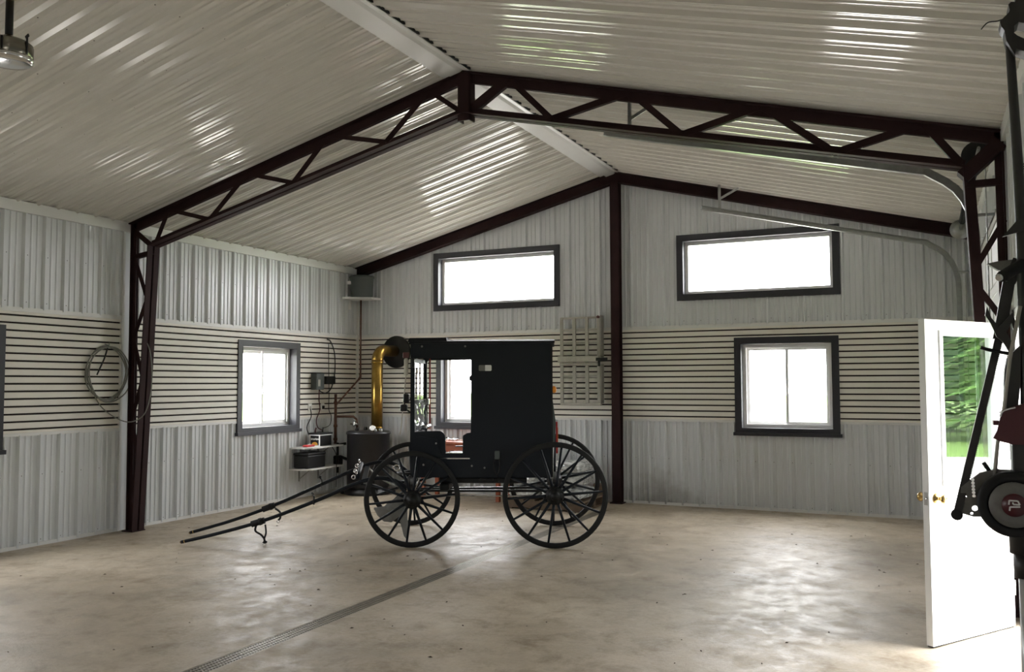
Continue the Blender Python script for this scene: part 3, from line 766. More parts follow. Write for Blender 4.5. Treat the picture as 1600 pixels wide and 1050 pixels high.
mb = MB(); mb.bbox(1.50, 1.57, HWB-.045, HWB+.005, 1.90, 1.96, .008); mb.build('strap_tag', 'darkred', bg, **BL)
# rear fittings
for s in (1, -1):
    mb = MB(); mb.lathe([(.03, 0), (.036, .01), (.036, .025), (.024, .04), (.001, .045)], (.022, s*(HWB-.03), 1.57), (-1, 0, 0), 16); mb.build('tail_lamp', 'orange', bg, **BL)
tri = [(-.19, 1.02), (.19, 1.02), (0, 1.35)]
mb = MB(); mb.prism([[(.03, 1.55), (-.012, 1.24), (-.016, 1.21), (.0, .97), (.03, .97)]], lambda a, b, d: Vector((a, d, b)), -.24, .24); mb.build('emblem_board', 'greyplast', bg, **BL)
mb = MB(); mb.prism([[(-.23, .90), (.23, .90), (.25, .93), (.03, 1.22), (-.03, 1.22), (-.25, .93)]], lambda a, b, d: Vector((d, a, b)), -.034, -.016); em = mb.build('slow_vehicle_emblem', 'red', bg, **BL)
mb = MB(); mb.prism([[(-.16, .95), (.16, .95), (0, 1.16)]], lambda a, b, d: Vector((d, a, b)), -.038, -.034); mb.build('emblem_centre', 'orange', em, **BL)
# step
mb = MB(); mb.bbox(.565, .615, HWB, HWB+.03, .86, .945, .008); mb.build('step_plate', 'greyplast', bg, **BL)
mb = MB()
for dx in (-.02, .02): mb.tube(smooth_path([(.59+dx, HWB+.015, .87), (.59+dx*1.6, HWB+.03, .80), (.59+dx, HWB+.03, .73), (.59, HWB+.03, .70)]), .007, 6)
mb.tube([(.59, HWB+.03, .71), (.57, HWB+.06, .64)], .008, 6); mb.build('step_iron', 'blackm', bg, **BL)
mb = MB(); mb.bbox(.63, .77, HWB-.05, HWB+.07, .645, .665, .006); mb.build('footstep', 'blackm', bg, **BL)
# wheels
def wheel(parent, loc, rz, rad, phase, ns=14):
    rim = MB()
    tw = .030
    prof = [(rad-.052, -.016), (rad-.047, -.018), (rad-.012, -.018), (rad-.004, -.014), (rad, -.008), (rad, .008), (rad-.004, .014), (rad-.012, .018), (rad-.047, .018), (rad-.052, .016), (rad-.052, -.016)]
    n = 56; vs = []
    for j in range(n):
        a = 2*math.pi*j/n
        for r, h in prof[:-1]: vs.append(Vector((r*math.cos(a), h, r*math.sin(a))))
    k = len(prof)-1
    rim.add(vs, [(j*k+i, j*k+(i+1) % k, ((j+1) % n)*k+(i+1) % k, ((j+1) % n)*k+i) for j in range(n) for i in range(k)], True)
    o = rim.build('wheel', 'rubber', parent, local=True); o.location = loc; o.rotation_euler = (0, 0, rz)
    sgn = 1 if loc[1] > 0 else -1
    sb = MB(); sb.tube([(.07, sgn*.03, 0), (rad*.35, sgn*.022, 0), (rad-.04, 0, 0)], [.016, .014, .011], 8)
    me = sb.mesh('spoke', 'black')
    for i in range(ns):
        sp = bpy.data.objects.new('spoke', me); COL.objects.link(sp); sp.parent = o; sp.rotation_euler = (0, phase+2*math.pi*i/ns, 0)
    hb = MB(); hb.lathe([(.03, -.09), (.045, -.085), (.055, -.05), (.088, -.02), (.092, .0), (.092, .05), (.07, .058), (.05, .065), (.045, .10), (.038, .105), (.036, .115), (.001, .117)] if sgn > 0 else [(.03, .09), (.045, .085), (.055, .05), (.088, .02), (.092, -.0), (.092, -.05), (.07, -.058), (.05, -.065), (.045, -.10), (.038, -.105), (.036, -.115), (.001, -.117)], (0, 0, 0), (0, 1, 0), 24)
    h_ = bpy.data.objects.new('hub', hb.mesh('hub', 'blackm')); COL.objects.link(h_); h_.parent = o
    for i in range(7):
        bb = MB(); a = i*2*math.pi/7; bb.lathe([(.008, 0), (.008, .01), (.001, .012)], (.078*math.cos(a), sgn*.052, .078*math.sin(a)), (0, sgn, 0), 6)
        b_ = bpy.data.objects.new('hub_bolt', bb.mesh('hub_bolt', 'blackm')); COL.objects.link(b_); b_.parent = o
    return o
RR, FR_, ST, FX = .525, .48, R(9), 1.54
def FA(x, y, z): return Vector((FX+x*math.cos(ST)-y*math.sin(ST), x*math.sin(ST)+y*math.cos(ST), z))
wheel(bg, (0, .71, RR), 0, RR, .08); wheel(bg, (0, -.71, RR), 0, RR, .2)
wheel(bg, FA(0, .71, FR_), ST, FR_, .10); wheel(bg, FA(0, -.71, FR_), ST, FR_, .3)
# axles, springs, reach
mb = MB(); mb.tube([(0, -.72, RR), (0, .72, RR)], .02); mb.beam((0, -.6, RR+.02), (0, .6, RR+.02), .04, .05); mb.build('rear_axle', 'blackm', bg, **BL)
mb = MB(); mb.tube([FA(0, -.72, FR_), FA(0, .72, FR_)], .02); mb.beam(FA(0, -.6, FR_+.02), FA(0, .6, FR_+.02), .04, .05); mb.build('front_axle', 'blackm', bg, **BL)
def spring(fn, z0, z1, name):
    mb = MB(); zm = (z0+z1)/2
    for k in range(3):
        w_ = .44-.1*k
        for s in (1, -1):
            pts = [fn(0, -w_+2*w_*i/10, zm+s*((z1-z0)/2-.012*k)*(1-((i-5)/5)**2*(w_/.44)**2)) for i in range(11)]
            for a, b in zip(pts, pts[1:]): mb.beam(a, b, .04, .007)
    return mb.build(name, 'blackm', bg, **BL)
spring(lambda x, y, z: Vector((x, y, z)), RR+.04, .67, 'rear_spring'); spring(FA, FR_+.04, .66, 'front_spring')
mb = MB()
for y in (-.16, .16): mb.beam((0, y, .50), (FX-.02, y*.5, .49), .03, .024)
mb.build('reach_pole', 'blackm', bg, **BL)
mb = MB(); mb.tube([(.02, .40, .475), (1.45, .30, .465)], .008, 6); mb.build('brake_rod', 'chrome', bg, **BL)
mb = MB(); mb.lathe([(.16, -.012), (.17, 0), (.16, .012), (.10, .012), (.10, -.012)], FA(0, 0, .675), (0, 0, 1), 24); mb.build('fifth_wheel', 'blackm', bg, **BL)
for x in (.0, ):
    for y in (.3, -.3):
        mb = MB(); mb.tube([(.06, y, .70), (.0, y, .62), (.03, y, RR)], .011, 6); mb.tube([(.02, y, .90), (.02, y, .62)], .010, 6); mb.build('rear_stay', 'galv', bg, **BL)
mb = MB(); mb.bbox(.30, 1.25, -.05, .0, .56, .62, .01); mb.bbox(1.12, 1.22, -.2, .2, .50, .58, .02); mb.build('underframe', 'blackm', bg, **BL)
mb = MB(); mb.tube([FA(-.05, .28, .78), FA(-.03, .28, .62), FA(.0, .28, .50)], .012, 6); mb.tube([FA(-.12, .22, .78), FA(-.06, .22, .60), FA(-.02, .22, .5)], .010, 6)
mb.build('front_stay', 'chrome', bg, **BL)
# shafts
for s, tip in ((1, (2.34, .248)), (-1, (2.393, -.331))):
    yy = tip[1]
    dz = -.045*s
    prof = [(.06, .43*s, .60+dz), (.15, .43*s, .665+dz), (.28, .43*s, .705+dz), (.42, .42*s, .70+dz), (.60, .41*s, .645+dz), (1.0, .385*s, .475+dz), (1.5, .34*s, .275+dz*.7), (1.95, .31*s, .135+dz*.35), (tip[0], yy, .026)]
    pts = smooth_path([FA(*p) for p in prof], 5)
    rr_ = [.024]*len(pts)
    for i in range(len(pts)): rr_[i] = .024-.007*(i/len(pts))
    mb = MB(); mb.tube(pts, rr_, 10); sh = mb.build('shaft', 'black', bg, **BL)
    e0, e1 = pts[-2], pts[-1]; mb = MB(); mb.tube([e1-(e1-e0).normalized()*.04, e1+(e1-e0).normalized()*.01], [.0185, .012], 10); mb.build('shaft_tip', 'brasskn', sh, **BL)
    q = FA(1.52, .339*s, .268+dz*.68); q2 = FA(1.62, .333*s, .236+dz*.62); d = (q2-q)
    mb = MB(); mb.tube([q-d*.2, q+d*1.1], .033, 10); mb.tube([q+d*.1, q+d*.35], .038, 10); mb.build('leather_wrap', 'rubber', sh, **BL)
    q = FA(1.0, .385*s, .475+dz); mb = MB(); mb.tube([q+Vector((0, 0, .0)), q+Vector((.0, 0, .05)), q+Vector((.02, 0, .075))], .009, 6); mb.lathe([(.012, -.01), (.018, 0), (.012, .012)], q+Vector((.02, 0, .08)), (0, 0, 1), 8); mb.tube(arc(q, .029, 0, 6.283, 10, (0, 1, 0), (0, 0, 1)), .006, 5); mb.build('footman_loop', 'blackm', sh, **BL)
    # harness strap hanging from the wrap
    q = FA(1.55, .337*s, .25+dz*.65)
    if s > 0: pp = [q+Vector((.03, .0, -.02)), q+Vector((.035, .02, -.08)), q+Vector((-.03, .03, -.12)), q+Vector((-.065, .03, -.17)), q+Vector((-.05, .03, -.20))]
    else: pp = [q+Vector((-.06, 0, -.01)), q+Vector((-.12, .02, -.05)), q+Vector((-.12, .02, -.11)), q+Vector((-.10, .02, -.13))]
    mb = MB(); mb.tube(smooth_path(pp), .011, 6); mb.build('harness_strap', 'rubber', sh, **BL)
    if s > 0:
        pp = [q+Vector((-.06, 0, -.02)), q+Vector((-.075, .02, -.1)), q+Vector((-.06, .03, -.17)), q+Vector((-.085, .03, -.19)), q+Vector((-.06, .03, -.20))]
        mb = MB(); mb.tube(smooth_path(pp), .009, 6); mb.build('harness_strap', 'rubber', sh, **BL)
    mb = MB(); c = pp[-1]; mb.tube(arc(c-Vector((0, 0, .018)), .016, 0, 6.283, 10, (1, 0, 0), (0, 0, 1)), .004, 5); mb.build('snap_ring', 'chrome', sh, **BL)
    mb = MB(); mb.tube(smooth_path([FA(.50, .415*s, .66+dz), FA(.36, .40*s, .58), FA(.2, .36*s, .50), FA(.05, .3*s, .47)]), .010, 6); mb.build('shaft_iron', 'galv', sh, **BL)
mb = MB(); mb.beam(FA(.50, -.42, .70), FA(.50, .42, .61), .05, .035); cb = mb.build('shaft_crossbar', 'black', bg, **BL)
mb = MB(); mb.tube([FA(.56, -.36, .745), FA(.56, .36, .67)], .02, 8); mb.build('singletree', 'black', bg, **BL)
for y in (-.33, -.05, .28):
    mb = MB(); c = FA(.58, y, .735-.1*y); mb.tube(arc(c, .024, 0, 6.283, 12, (0, 1, 0), (.3, 0, 1)), .007, 6); mb.tube(arc(c-Vector((-.03, 0, .045)), .02, 0, 6.283, 12, (1, 0, 0), (0, 0, 1)), .006, 6); mb.build('trace_ring', 'chrome', bg, **BL)
mb = MB(); mb.tube(arc(FA(.16, .36, .76), .03, 0, 6.283, 12, (1, 0, 0), (0, 0, 1)), .008, 6); mb.build('trace_hook', 'chrome', bg, **BL)
# grey canvas pouch slung under the front axle
def pouch(loop, yc, th, name):
    lp = rounded([(x, z, .012) for x, z in loop], 3); n = len(lp); cx = sum(q[0] for q in lp)/n; cz = sum(q[1] for q in lp)/n; mb = MB(); vs = []
    for k in (1.0, .8, .5, .2):
        for sg in (1, -1):
            vs += [Vector((cx+(x-cx)*k, yc+sg*th*math.sqrt(1-k*k)*(1+.25*math.sin(9*x+7*z)), cz+(z-cz)*k)) for x, z in lp]
    fs = []
    for r in range(3):
        for sg in (0, 1):
            a, b = (r*2+sg)*n, (r*2+2+sg)*n
            fs += [(a+i, a+(i+1) % n, b+(i+1) % n, b+i) for i in range(n)]
    fs += [tuple(6*n+i for i in range(n)), tuple(7*n+i for i in range(n))]
    mb.add(vs, fs, True); bm_ = mb.build(name, 'bag', bg, **BL); return bm_
pouch([(1.884, .353), (1.837, .268), (1.77, .209), (1.69, .202), (1.603, .268), (1.53, .341), (1.544, .453), (1.624, .472), (1.704, .419), (1.771, .366)], .40, .05, 'canvas_pouch')
mb = MB(); mb.prism([[(1.637, .334), (1.53, .345), (1.527, .05), (1.537, .03), (1.562, .062)]], lambda a, b, d: Vector((a, d, b)), .37, .40); mb.build('pouch_tongue', 'bag', bg, **BL)

# ------------------------------------------------------------------ boiler corner
BC = Vector((-7.60, 11.1, 0))
bo = thing('water_boiler', BC, 'black cylindrical boiler with a brass flue pipe in the corner', 'boiler')
mb = MB(); mb.lathe([(.31, .10), (.315, .11), (.315, .88), (.33, .885), (.33, .915), (.30, .93), (.001, .945)], BC, n=40); mb.build('tank', 'boiler', bo)
mb = MB(); mb.lathe([(.35, .0), (.36, .02), (.36, .05), (.30, .07), (.30, .10)], BC, n=32); mb.build('base', 'boiler', bo)
mb = MB()
for k in range(4):
    a = k*1.57+.6; mb.lathe([(.02, 0), (.03, .01), (.03, .03), (.02, .045)], BC+Vector((.38*math.cos(a), .38*math.sin(a), 0)), n=10)
mb.build('foot', 'blackm', bo)
fx, fy_ = -7.475, 11.14
pts = [Vector((fx, fy_, .93)), Vector((fx, fy_, 1.95))]
mb = MB(); mb.lathe([(.085, .93), (.085, 1.97)], (fx, fy_, 0), n=24)
mb.tube([Vector((fx, fy_+.17*(1-math.cos(t)), 1.97+.17*math.sin(t))) for t in [R(k*15) for k in range(7)]]+[Vector((fx+.02, 11.62, 2.14))], .087, 20)
for z in (.98, 1.96): mb.lathe([(.086, z-.012), (.090, z-.008), (.090, z+.008), (.086, z+.012)], (fx, fy_, 0), n=24)
mb.build('flue_pipe', 'brass', bo)
mb = MB(); mb.lathe([(.25, 0), (.25, .03), (.24, .05), (.10, .06), (.09, .07)], (fx+.02, 11.655, 2.13), (0, -1, 0), 36); mb.build('flue_thimble', 'blackm', bo)
mb = MB(); c = Vector((-7.36, 10.86, .985)); mb.tube([c+Vector((0, .03, -.05)), c], .01, 6); mb.lathe([(.04, 0), (.045, .008), (.045, .022), (.038, .026)], c, (.3, -1, .2), 20); ga = mb.build('gauge', 'chrome', bo)
mb = MB(); mb.lathe([(.037, .026), (.036, .0275)], c, (.3, -1, .2), 20); mb.build('gauge_face', 'white', ga)
for k, (x, y, h) in enumerate(((-.12, -.12, .05), (-.05, .0, .06), (.2, -.12, .04), (.25, -.05, .045), (-.2, .05, .04))):
    mb = MB(); mb.lathe([(.025, .925), (.03, .93), (.03, .93+h*.6), (.018, .93+h), (.001, .93+h)], BC+Vector((x, y, 0)), n=10); mb.build('fitting', 'blackm' if k in (0, 1) else 'galv', bo)
# supply pipes on the left wall
pp_ = thing('supply_pipe', (-8.1, 11.0, .7), 'brown copper pipework with a chrome valve left of the boiler', 'pipe')
y_ = 11.0
mb = MB(); mb.tube([(-8.13, y_, .70), (-8.13, y_, 1.48)], .022, 10); mb.tube([(-8.13, y_, 1.14), (-8.0, 11.05, 1.14), (-7.86, 11.08, 1.14), (-7.82, 11.1, 1.10), (-7.80, 11.1, .96)], .018, 10); mb.build('riser', 'copper', pp_)
mb = MB(); mb.lathe([(.03, 0), (.035, .02), (.02, .05), (.02, .08), (.03, .09)], (-7.82, 11.06, 1.0), n=12); mb.tube([(-7.88, 11.04, 1.03), (-7.76, 11.04, 1.03)], .012); mb.build('valve', 'chrome', pp_)
mb = MB(); mb.tube([(-8.13, y_, .72), (-8.02, 10.95, .72), (-7.93, 11.0, .74)], .02, 8); mb.tube([(-8.02, 10.95, .55), (-7.9, 11.0, .5)], .022, 8); mb.tube([(-8.05, 10.95, .3), (-8.05, 10.95, .75)], .02, 8); mb.bbox(-8.1, -7.98, 10.9, 11.0, .42, .56, .02); mb.build('pump', 'blackm', pp_)
mb = MB()
for z in (1.0, 1.35, .8): mb.lathe([(.026, z-.02), (.03, z-.015), (.03, z+.015), (.026, z+.02)], (-8.13, y_, 0), n=12)
mb.build('pipe_coupling', 'copper', pp_)
# corner tank on a white shelf with a pipe
sh_ = thing('corner_shelf', (-8.0, 11.5, 2.98), 'small white shelf high in the corner under a grey tank', 'shelf')
mb = MB(); mb.prism([[(L+.03, B-.03), (L+.03, 11.24), (-8.14, 11.22), (-7.79, 11.44), (-7.77, B-.03)]], lambda a, b, d: Vector((a, b, d)), 2.955, 2.985); mb.build('board', 'white', sh_)
mb = MB(); mbox(mb, left, 11.4, 11.44, 2.80, 2.955, .03, .06); mb.build('bracket', 'white', sh_)
tk = thing('expansion_tank', (-7.98, 11.45, 2.985), 'dark grey plastic tank on the small shelf high in the corner', 'tank')
mb = MB(); mb.lathe([(.165, 0), (.17, .01), (.185, .30), (.195, .305), (.195, .33), (.19, .335), (.15, .345), (.001, .345)], (-7.98, 11.45, 2.985), n=28); mb.build('bucket', 'greyplast', tk)
mb = MB(); mb.prism([[(-.05, .20), (.05, .20), (.05, .25), (-.05, .25)]], lambda a, b, d: Vector((-7.98, 11.45, 2.985))+Vector((-.1+a*.9, -.152-abs(a)*.0+a*.5, b))+Vector((0, -d, 0)), -.01, .003); mb.build('sticker', 'white', tk)
dp = thing('drain_pipe', (-8.03, 11.5, 2.95), 'thin brown copper pipe dropping from the corner shelf then slanting left', 'pipe')
mb = MB(); mb.tube([(-8.03, 11.5, 2.95), (-8.03, 11.5, 1.76), (-8.035, 11.485, 1.72), (-8.15, 11.05, 1.32), (-8.155, 11.02, 1.29)], .013, 8); mb.build('tube', 'copper', dp)
mb = MB(); mb.tube([(-8.03, 11.5, 1.80), (-8.03, 11.5, 1.745), (-8.04, 11.47, 1.70)], .018, 8); mb.build('elbow', 'copper', dp)

# shelves
def wall_shelf(z, y0, y1, dep, label):
    e = thing('storage_shelf', (L+.03, (y0+y1)/2, z), label, 'shelf')
    mb = MB(); mb.prism([[(L+.025, y0), (L+dep-.08, y0+.0), (L+dep, y0+.10), (L+dep, y1), (L+.025, y1)]], lambda a, b, d: Vector((a, b, d)), z-.022, z); mb.build('board', 'white', e)
    for y in (y0+.22, y1-.2):
        mb = MB(); mb.box(L+.025, L+.033, y-.012, y+.012, z-.2, z-.022); mb.box(L+.03, L+dep*.8, y-.012, y+.012, z-.03, z-.022); mb.beam((L+.03, y, z-.17), (L+dep*.65, y, z-.03), .008, .014); mb.build('bracket', 'galv', e)
wall_shelf(.735, 10.05, 10.88, .34, 'upper white wall shelf left of the boiler holding the battery')
wall_shelf(.435, 10.02, 10.88, .34, 'lower white wall shelf left of the boiler holding a black case')
cs = thing('black_case', (L+.19, 10.26, .435), 'black plastic battery case on the lower wall shelf', 'case')
mb = MB(); mb.bbox(L+.05, L+.30, 10.09, 10.50, .436, .62, .015); mb.build('body', 'blackm', cs)
mb = MB(); mb.bbox(L+.045, L+.305, 10.085, 10.505, .62, .655, .01); mb.build('lid', 'blackm', cs)
bt = thing('battery', (L+.18, 10.52, .735), 'black and white car battery with an orange mark on the upper wall shelf', 'battery')
mb = MB(); mb.bbox(L+.09, L+.27, 10.40, 10.68, .736, .90, .008); mb.build('casing', 'blackm', bt)
mb = MB()
for x0_, x1_, za, zb in ((.085, .275, .885, .903), (.085, .103, .737, .885), (.257, .275, .737, .885), (.103, .257, .737, .748)): mb.box(L+x0_, L+x1_, 10.392, 10.402, za, zb)
mb.box(L+.268, L+.276, 10.392, 10.66, .885, .903); mb.build('label_frame', 'white', bt)
mb = MB(); mb.prism([[(.10+.055*math.cos(t*.3142)+.08, .749+.045*math.sin(t*.3142)) for t in range(11)]], lambda a, b, d: Vector((L+a, d, b)), 10.395, 10.402); mb.build('orange_mark', 'yellow', bt)
mb = MB()
for k in range(6): mb.box(L+.112+k*.024, L+.130+k*.024, 10.395, 10.401, .822+.004*(k % 2), .850-.003*(k % 3))
mb.build('lettering', 'white', bt)
mb = MB(); mb.box(L+.08, L+.28, 10.39, 10.69, .90, .925); mb.build('top', 'blackm', bt)
for k, (yy, c) in enumerate(((10.45, 'darkred'), (10.62, 'blackm'))):
    mb = MB(); mb.lathe([(.012, 0), (.012, .03), (.006, .034)], (L+.15, yy, .925), n=8); mb.beam((L+.15, yy, .955), (L+.10, yy+.08, .985), .02, .015); mb.build('terminal_clamp', c, bt)
rt_ = thing('red_tester', (L+.22, 10.22, .735), 'small red plastic tester lying on the upper wall shelf', 'tester')
mb = MB(); mb.bbox(L+.16, L+.25, 10.14, 10.32, .736, .765, .012); mb.build('body', 'red', rt_)
mb = MB(); mb.bbox(L+.19, L+.22, 10.19, 10.27, .765, .772, .003); mb.build('button', 'white', rt_)

# electrical gear on the left wall
eb = thing('control_box', (L+.07, 10.62, 1.67), 'dark grey electrical control box with a black relay on the left wall', 'box')
mb = MB(); mb.bbox(L+.016, L+.13, 10.50, 10.68, 1.55, 1.79, .01); mb.build('enclosure', 'greyplast', eb)
mb = MB(); mb.bbox(L+.016, L+.15, 10.70, 10.93, 1.63, 1.75, .01); mb.build('relay', 'blackm', eb)
mb = MB(); mb.box(L+.131, L+.134, 10.53, 10.58, 1.60, 1.70); mb.build('label_plate', 'alum', eb)
def outlet(y, z, dark, label):
    e = thing('wall_outlet', (L+.02, y, z), label, 'outlet')
    mb = MB(); mb.bbox(L+.016, L+.03, y-.04, y+.04, z-.055, z+.055, .004); mb.build('cover_plate', 'white', e)
    mb = MB(); mb.box(L+.03, L+.036 if not dark else L+.05, y-.018, y+.018, z-.03, z+.02); mb.build('socket', 'blackm' if dark else 'alum', e)
outlet(10.48, 1.29, False, 'white wall outlet nearer the window with a cord plugged in')
outlet(10.78, 1.29, True, 'white wall outlet with a black plug nearer the boiler')
def cord(name, pts, r, m, label, n=6):
    mb = MB(); mb.tube(smooth_path(pts), r, n); o = mb.build(name, m, None); o['label'] = label; o['category'] = 'cord'; return o
X1 = L+.035
cord('power_cord', [(X1, 10.48, 1.27), (X1+.02, 10.47, 1.15), (X1, 10.40, 1.0), (X1+.03, 10.45, .85), (X1+.06, 10.52, .76)], .007, 'wire', 'black cord from the outlet near the window to the shelf')
cord('control_cable', [(X1+.06, 10.60, 1.55), (X1, 10.68, 1.40), (X1, 10.70, 1.25), (X1, 10.62, 1.1), (X1+.03, 10.62, .99), (X1+.1, 10.64, .955)], .007, 'darkred', 'dark red cable from the control box down to the battery')
cord('hanging_cable', [(X1, 10.86, 2.31), (X1, 10.95, 2.28), (X1, 11.05, 2.1), (X1, 11.06, 1.8), (X1, 10.98, 1.58), (X1, 10.85, 1.50), (X1, 10.72, 1.52), (X1+.03, 10.64, 1.56)], .008, 'wire', 'black cable looping down the slatted wall to the control box')
cord('thin_cable', [(X1, 10.90, 2.24), (X1, 10.91, 1.9), (X1, 10.92, 1.5), (X1, 10.92, 1.25), (X1+.0, 10.98, 1.15), (X1, 10.95, 1.02), (X1+.05, 10.74, .98)], .005, 'wire', 'thin cable running straight down the slatted wall beside the pipe riser')
cord('shelf_wire', [(L+.30, 10.62, .74), (L+.36, 10.66, .62), (L+.33, 10.72, .50), (L+.36, 10.68, .36), (L+.34, 10.70, .12)], .006, 'wire', 'black wire hanging over both wall shelves')

# ------------------------------------------------------------------ coiled cable on the left wall
cc = thing('coiled_cable', (L+.05, 6.90, 2.05), 'grey cable coil hung on the slatted wall beside the steel column', 'cable')
def loop(cy, cz, ry, rz, x, ph, wob):
    return [Vector((x+.012*math.sin(3*t+ph), cy+ry*math.cos(t), cz+rz*math.sin(t)+wob*math.sin(2*t+ph))) for t in [2*math.pi*i/40 for i in range(40)]]
for k, (cy, cz, ry, rz) in enumerate(((6.90, 1.765, .265, .295), (6.915, 1.755, .255, .30), (6.885, 1.765, .25, .29), (6.93, 1.745, .275, .305))):
    mb = MB(); mb.tube(loop(cy, cz, ry, rz, L+.035+.012*k, k, .006), .008, 6, True); mb.build('cable_loop', 'hose', cc)
big = [(L+.06, 6.68, 1.62), (L+.08, 6.80, 1.40), (L+.12, 6.98, 1.26), (-7.98, 7.06, 1.22), (-7.82, 7.09, 1.30), (-7.74, 7.10, 1.50), (-7.72, 7.10, 1.75), (-7.75, 7.10, 1.98), (-7.80, 7.10, 2.09)]
mb = MB(); mb.tube(smooth_path([Vector(p) for p in big]), .006, 6); mb.build('loose_strand', 'hose', cc)
mb = MB(); mb.tube([(L+.02, 6.89, 2.08), (L+.08, 6.89, 2.06), (L+.09, 6.89, 2.09)], .007, 6); mb.build('hook', 'galv', cc)
mb = MB(); mb.tube(smooth_path([(L+.05, 6.90, 2.04), (L+.05, 6.86, 1.92), (L+.05, 6.80, 1.80), (L+.05, 6.77, 1.74)]), .009, 6); mb.build('cable_end', 'wire', cc)

# ------------------------------------------------------------------ folding ramp on the back wall
ra = thing('folding_ramp', (-4.385, B-.08, 1.335), 'dull aluminium folding ramp hung on the gable wall beside the centre post', 'ramp')
x0, x1 = -4.69, -4.08
for x in (x0+.02, x0+.21, x0+.40, x1-.035):
    for za, zb in ((1.36, 1.93), (2.02, 2.56)):
        mb = MB(); wv = .04 if abs(x-x0-.02) < .01 or abs(x-x1+.035) < .01 else .045
        mb.box(x-wv/2, x+wv/2, B-.10, B-.07, za, zb); mb.build('rail', 'alum', ra)
for z in (2.555, 2.385, 2.20, 1.73, 1.53): 
    mb = MB(); mb.box(x0, x1-.01, B-.085, B-.06, z-.014, z+.014); mb.build('rung', 'alum', ra)
mb = MB(); mb.bbox(x0-.03, x1-.02, B-.13, B-.06, 1.93, 2.02, .012); mb.bbox(x0-.01, x1-.03, B-.11, B-.06, 1.885, 1.92, .01); mb.build('hinge_bar', 'alum', ra)
mb = MB(); mb.bbox(x0, x1-.0, B-.11, B-.05, 1.325, 1.36, .01); mb.build('foot_bar', 'alum', ra)
for za, zb in ((1.36, 1.90), (2.0, 2.58)):
    mb = MB(); mb.box(x1+.0, x1+.02, B-.16, B-.04, za, za+.02); mb.box(x1+.012, x1+.02, B-.16, B-.03, za, zb); mb.build('side_channel', 'alum', ra)
mb = MB(); mb.bbox(x1-.06, x1+.11, B-.15, B-.13, 1.945, 1.99, .006); mb.bbox(x1-.03, x1+.005, B-.15, B-.13, 1.87, 1.945, .006); mb.build('handle', 'blackm', ra)
mb = MB(); mb.lathe([(.02, 0), (.02, .03)], (x1-.02, B-.13, 2.555), (0, -1, 0), 10); mb.build('red_stop', 'darkred', ra)

# ------------------------------------------------------------------ orange-brown bench behind the buggy
tb = thing('work_table', (-6.0, 11.2, 0), 'orange-brown wooden table standing behind the buggy', 'table')
tx0, tx1, ty0, ty1 = -6.62, -5.36, 10.98, 11.48
mb = MB(); mb.bbox(tx0-.03, tx1+.03, ty0-.03, ty1, .775, .81, .006); mb.build('top', 'rust', tb)
mb = MB(); mb.box(tx0, tx1, ty0, ty0+.025, .48, .775); mb.box(tx0, tx1, ty1-.05, ty1-.025, .48, .775); mb.box(tx0, tx0+.025, ty0+.025, ty1-.05, .48, .775); mb.box(tx1-.025, tx1, ty0+.025, ty1-.05, .48, .775); mb.build('apron', 'rust', tb)
for x in (tx0+.03, tx1-.03):
    for y in (ty0+.035, ty1-.06):
        mb = MB(); mb.bbox(x-.028, x+.028, y-.028, y+.028, 0, .48, .005); mb.build('leg', 'rust', tb)
def table_tool(x, y, kind, label):
    e = thing(kind, (x, y, .81), label, 'tool' if kind != 'chain' else 'chain')
    return e
ch = thing('chain', (-6.25, 11.05, .81), 'bright steel chain heaped on the orange-brown table', 'chain')
rc = random.Random(9)
for k in range(22):
    t = k/21; c = Vector((-6.42+.34*t, 11.06+.05*math.sin(k*1.9), .824+.022*abs(math.sin(k*1.3))))
    a = rc.uniform(0, 3.1); mb = MB(); mb.tube(arc(c, .02, 0, 6.283, 10, (math.cos(a), math.sin(a), .1), (-.5*math.sin(a), .5*math.cos(a), .35 if k % 2 else .05)), .006, 5); mb.build('link', 'chrome', ch)
wr_ = thing('wrench', (-6.1, 11.15, .81), 'steel wrench lying beside the chain on the table', 'wrench')
mb = MB(); mb.beam((-6.25, 11.16, .822), (-5.95, 11.12, .822), .028, .012); mb.build('handle', 'chrome', wr_)
mb = MB(); mb.prism([[(-.04, -.03), (.03, -.035), (.045, -.012), (.0, -.01), (.0, .01), (.045, .012), (.03, .035), (-.04, .03)]], lambda a, b, d: Vector((-5.93+a, 11.118+b, d)), .814, .832); mb.build('jaw', 'chrome', wr_)
tl = thing('oil_tin', (-6.02, 11.3, .81), 'squat yellow-orange tin at the back of the table', 'tin')
mb = MB(); mb.lathe([(.05, 0), (.055, .005), (.055, .06), (.05, .065), (.02, .068), (.018, .085), (.001, .086)], (-6.02, 11.3, .811), n=20); mb.build('body', 'yellow', tl)

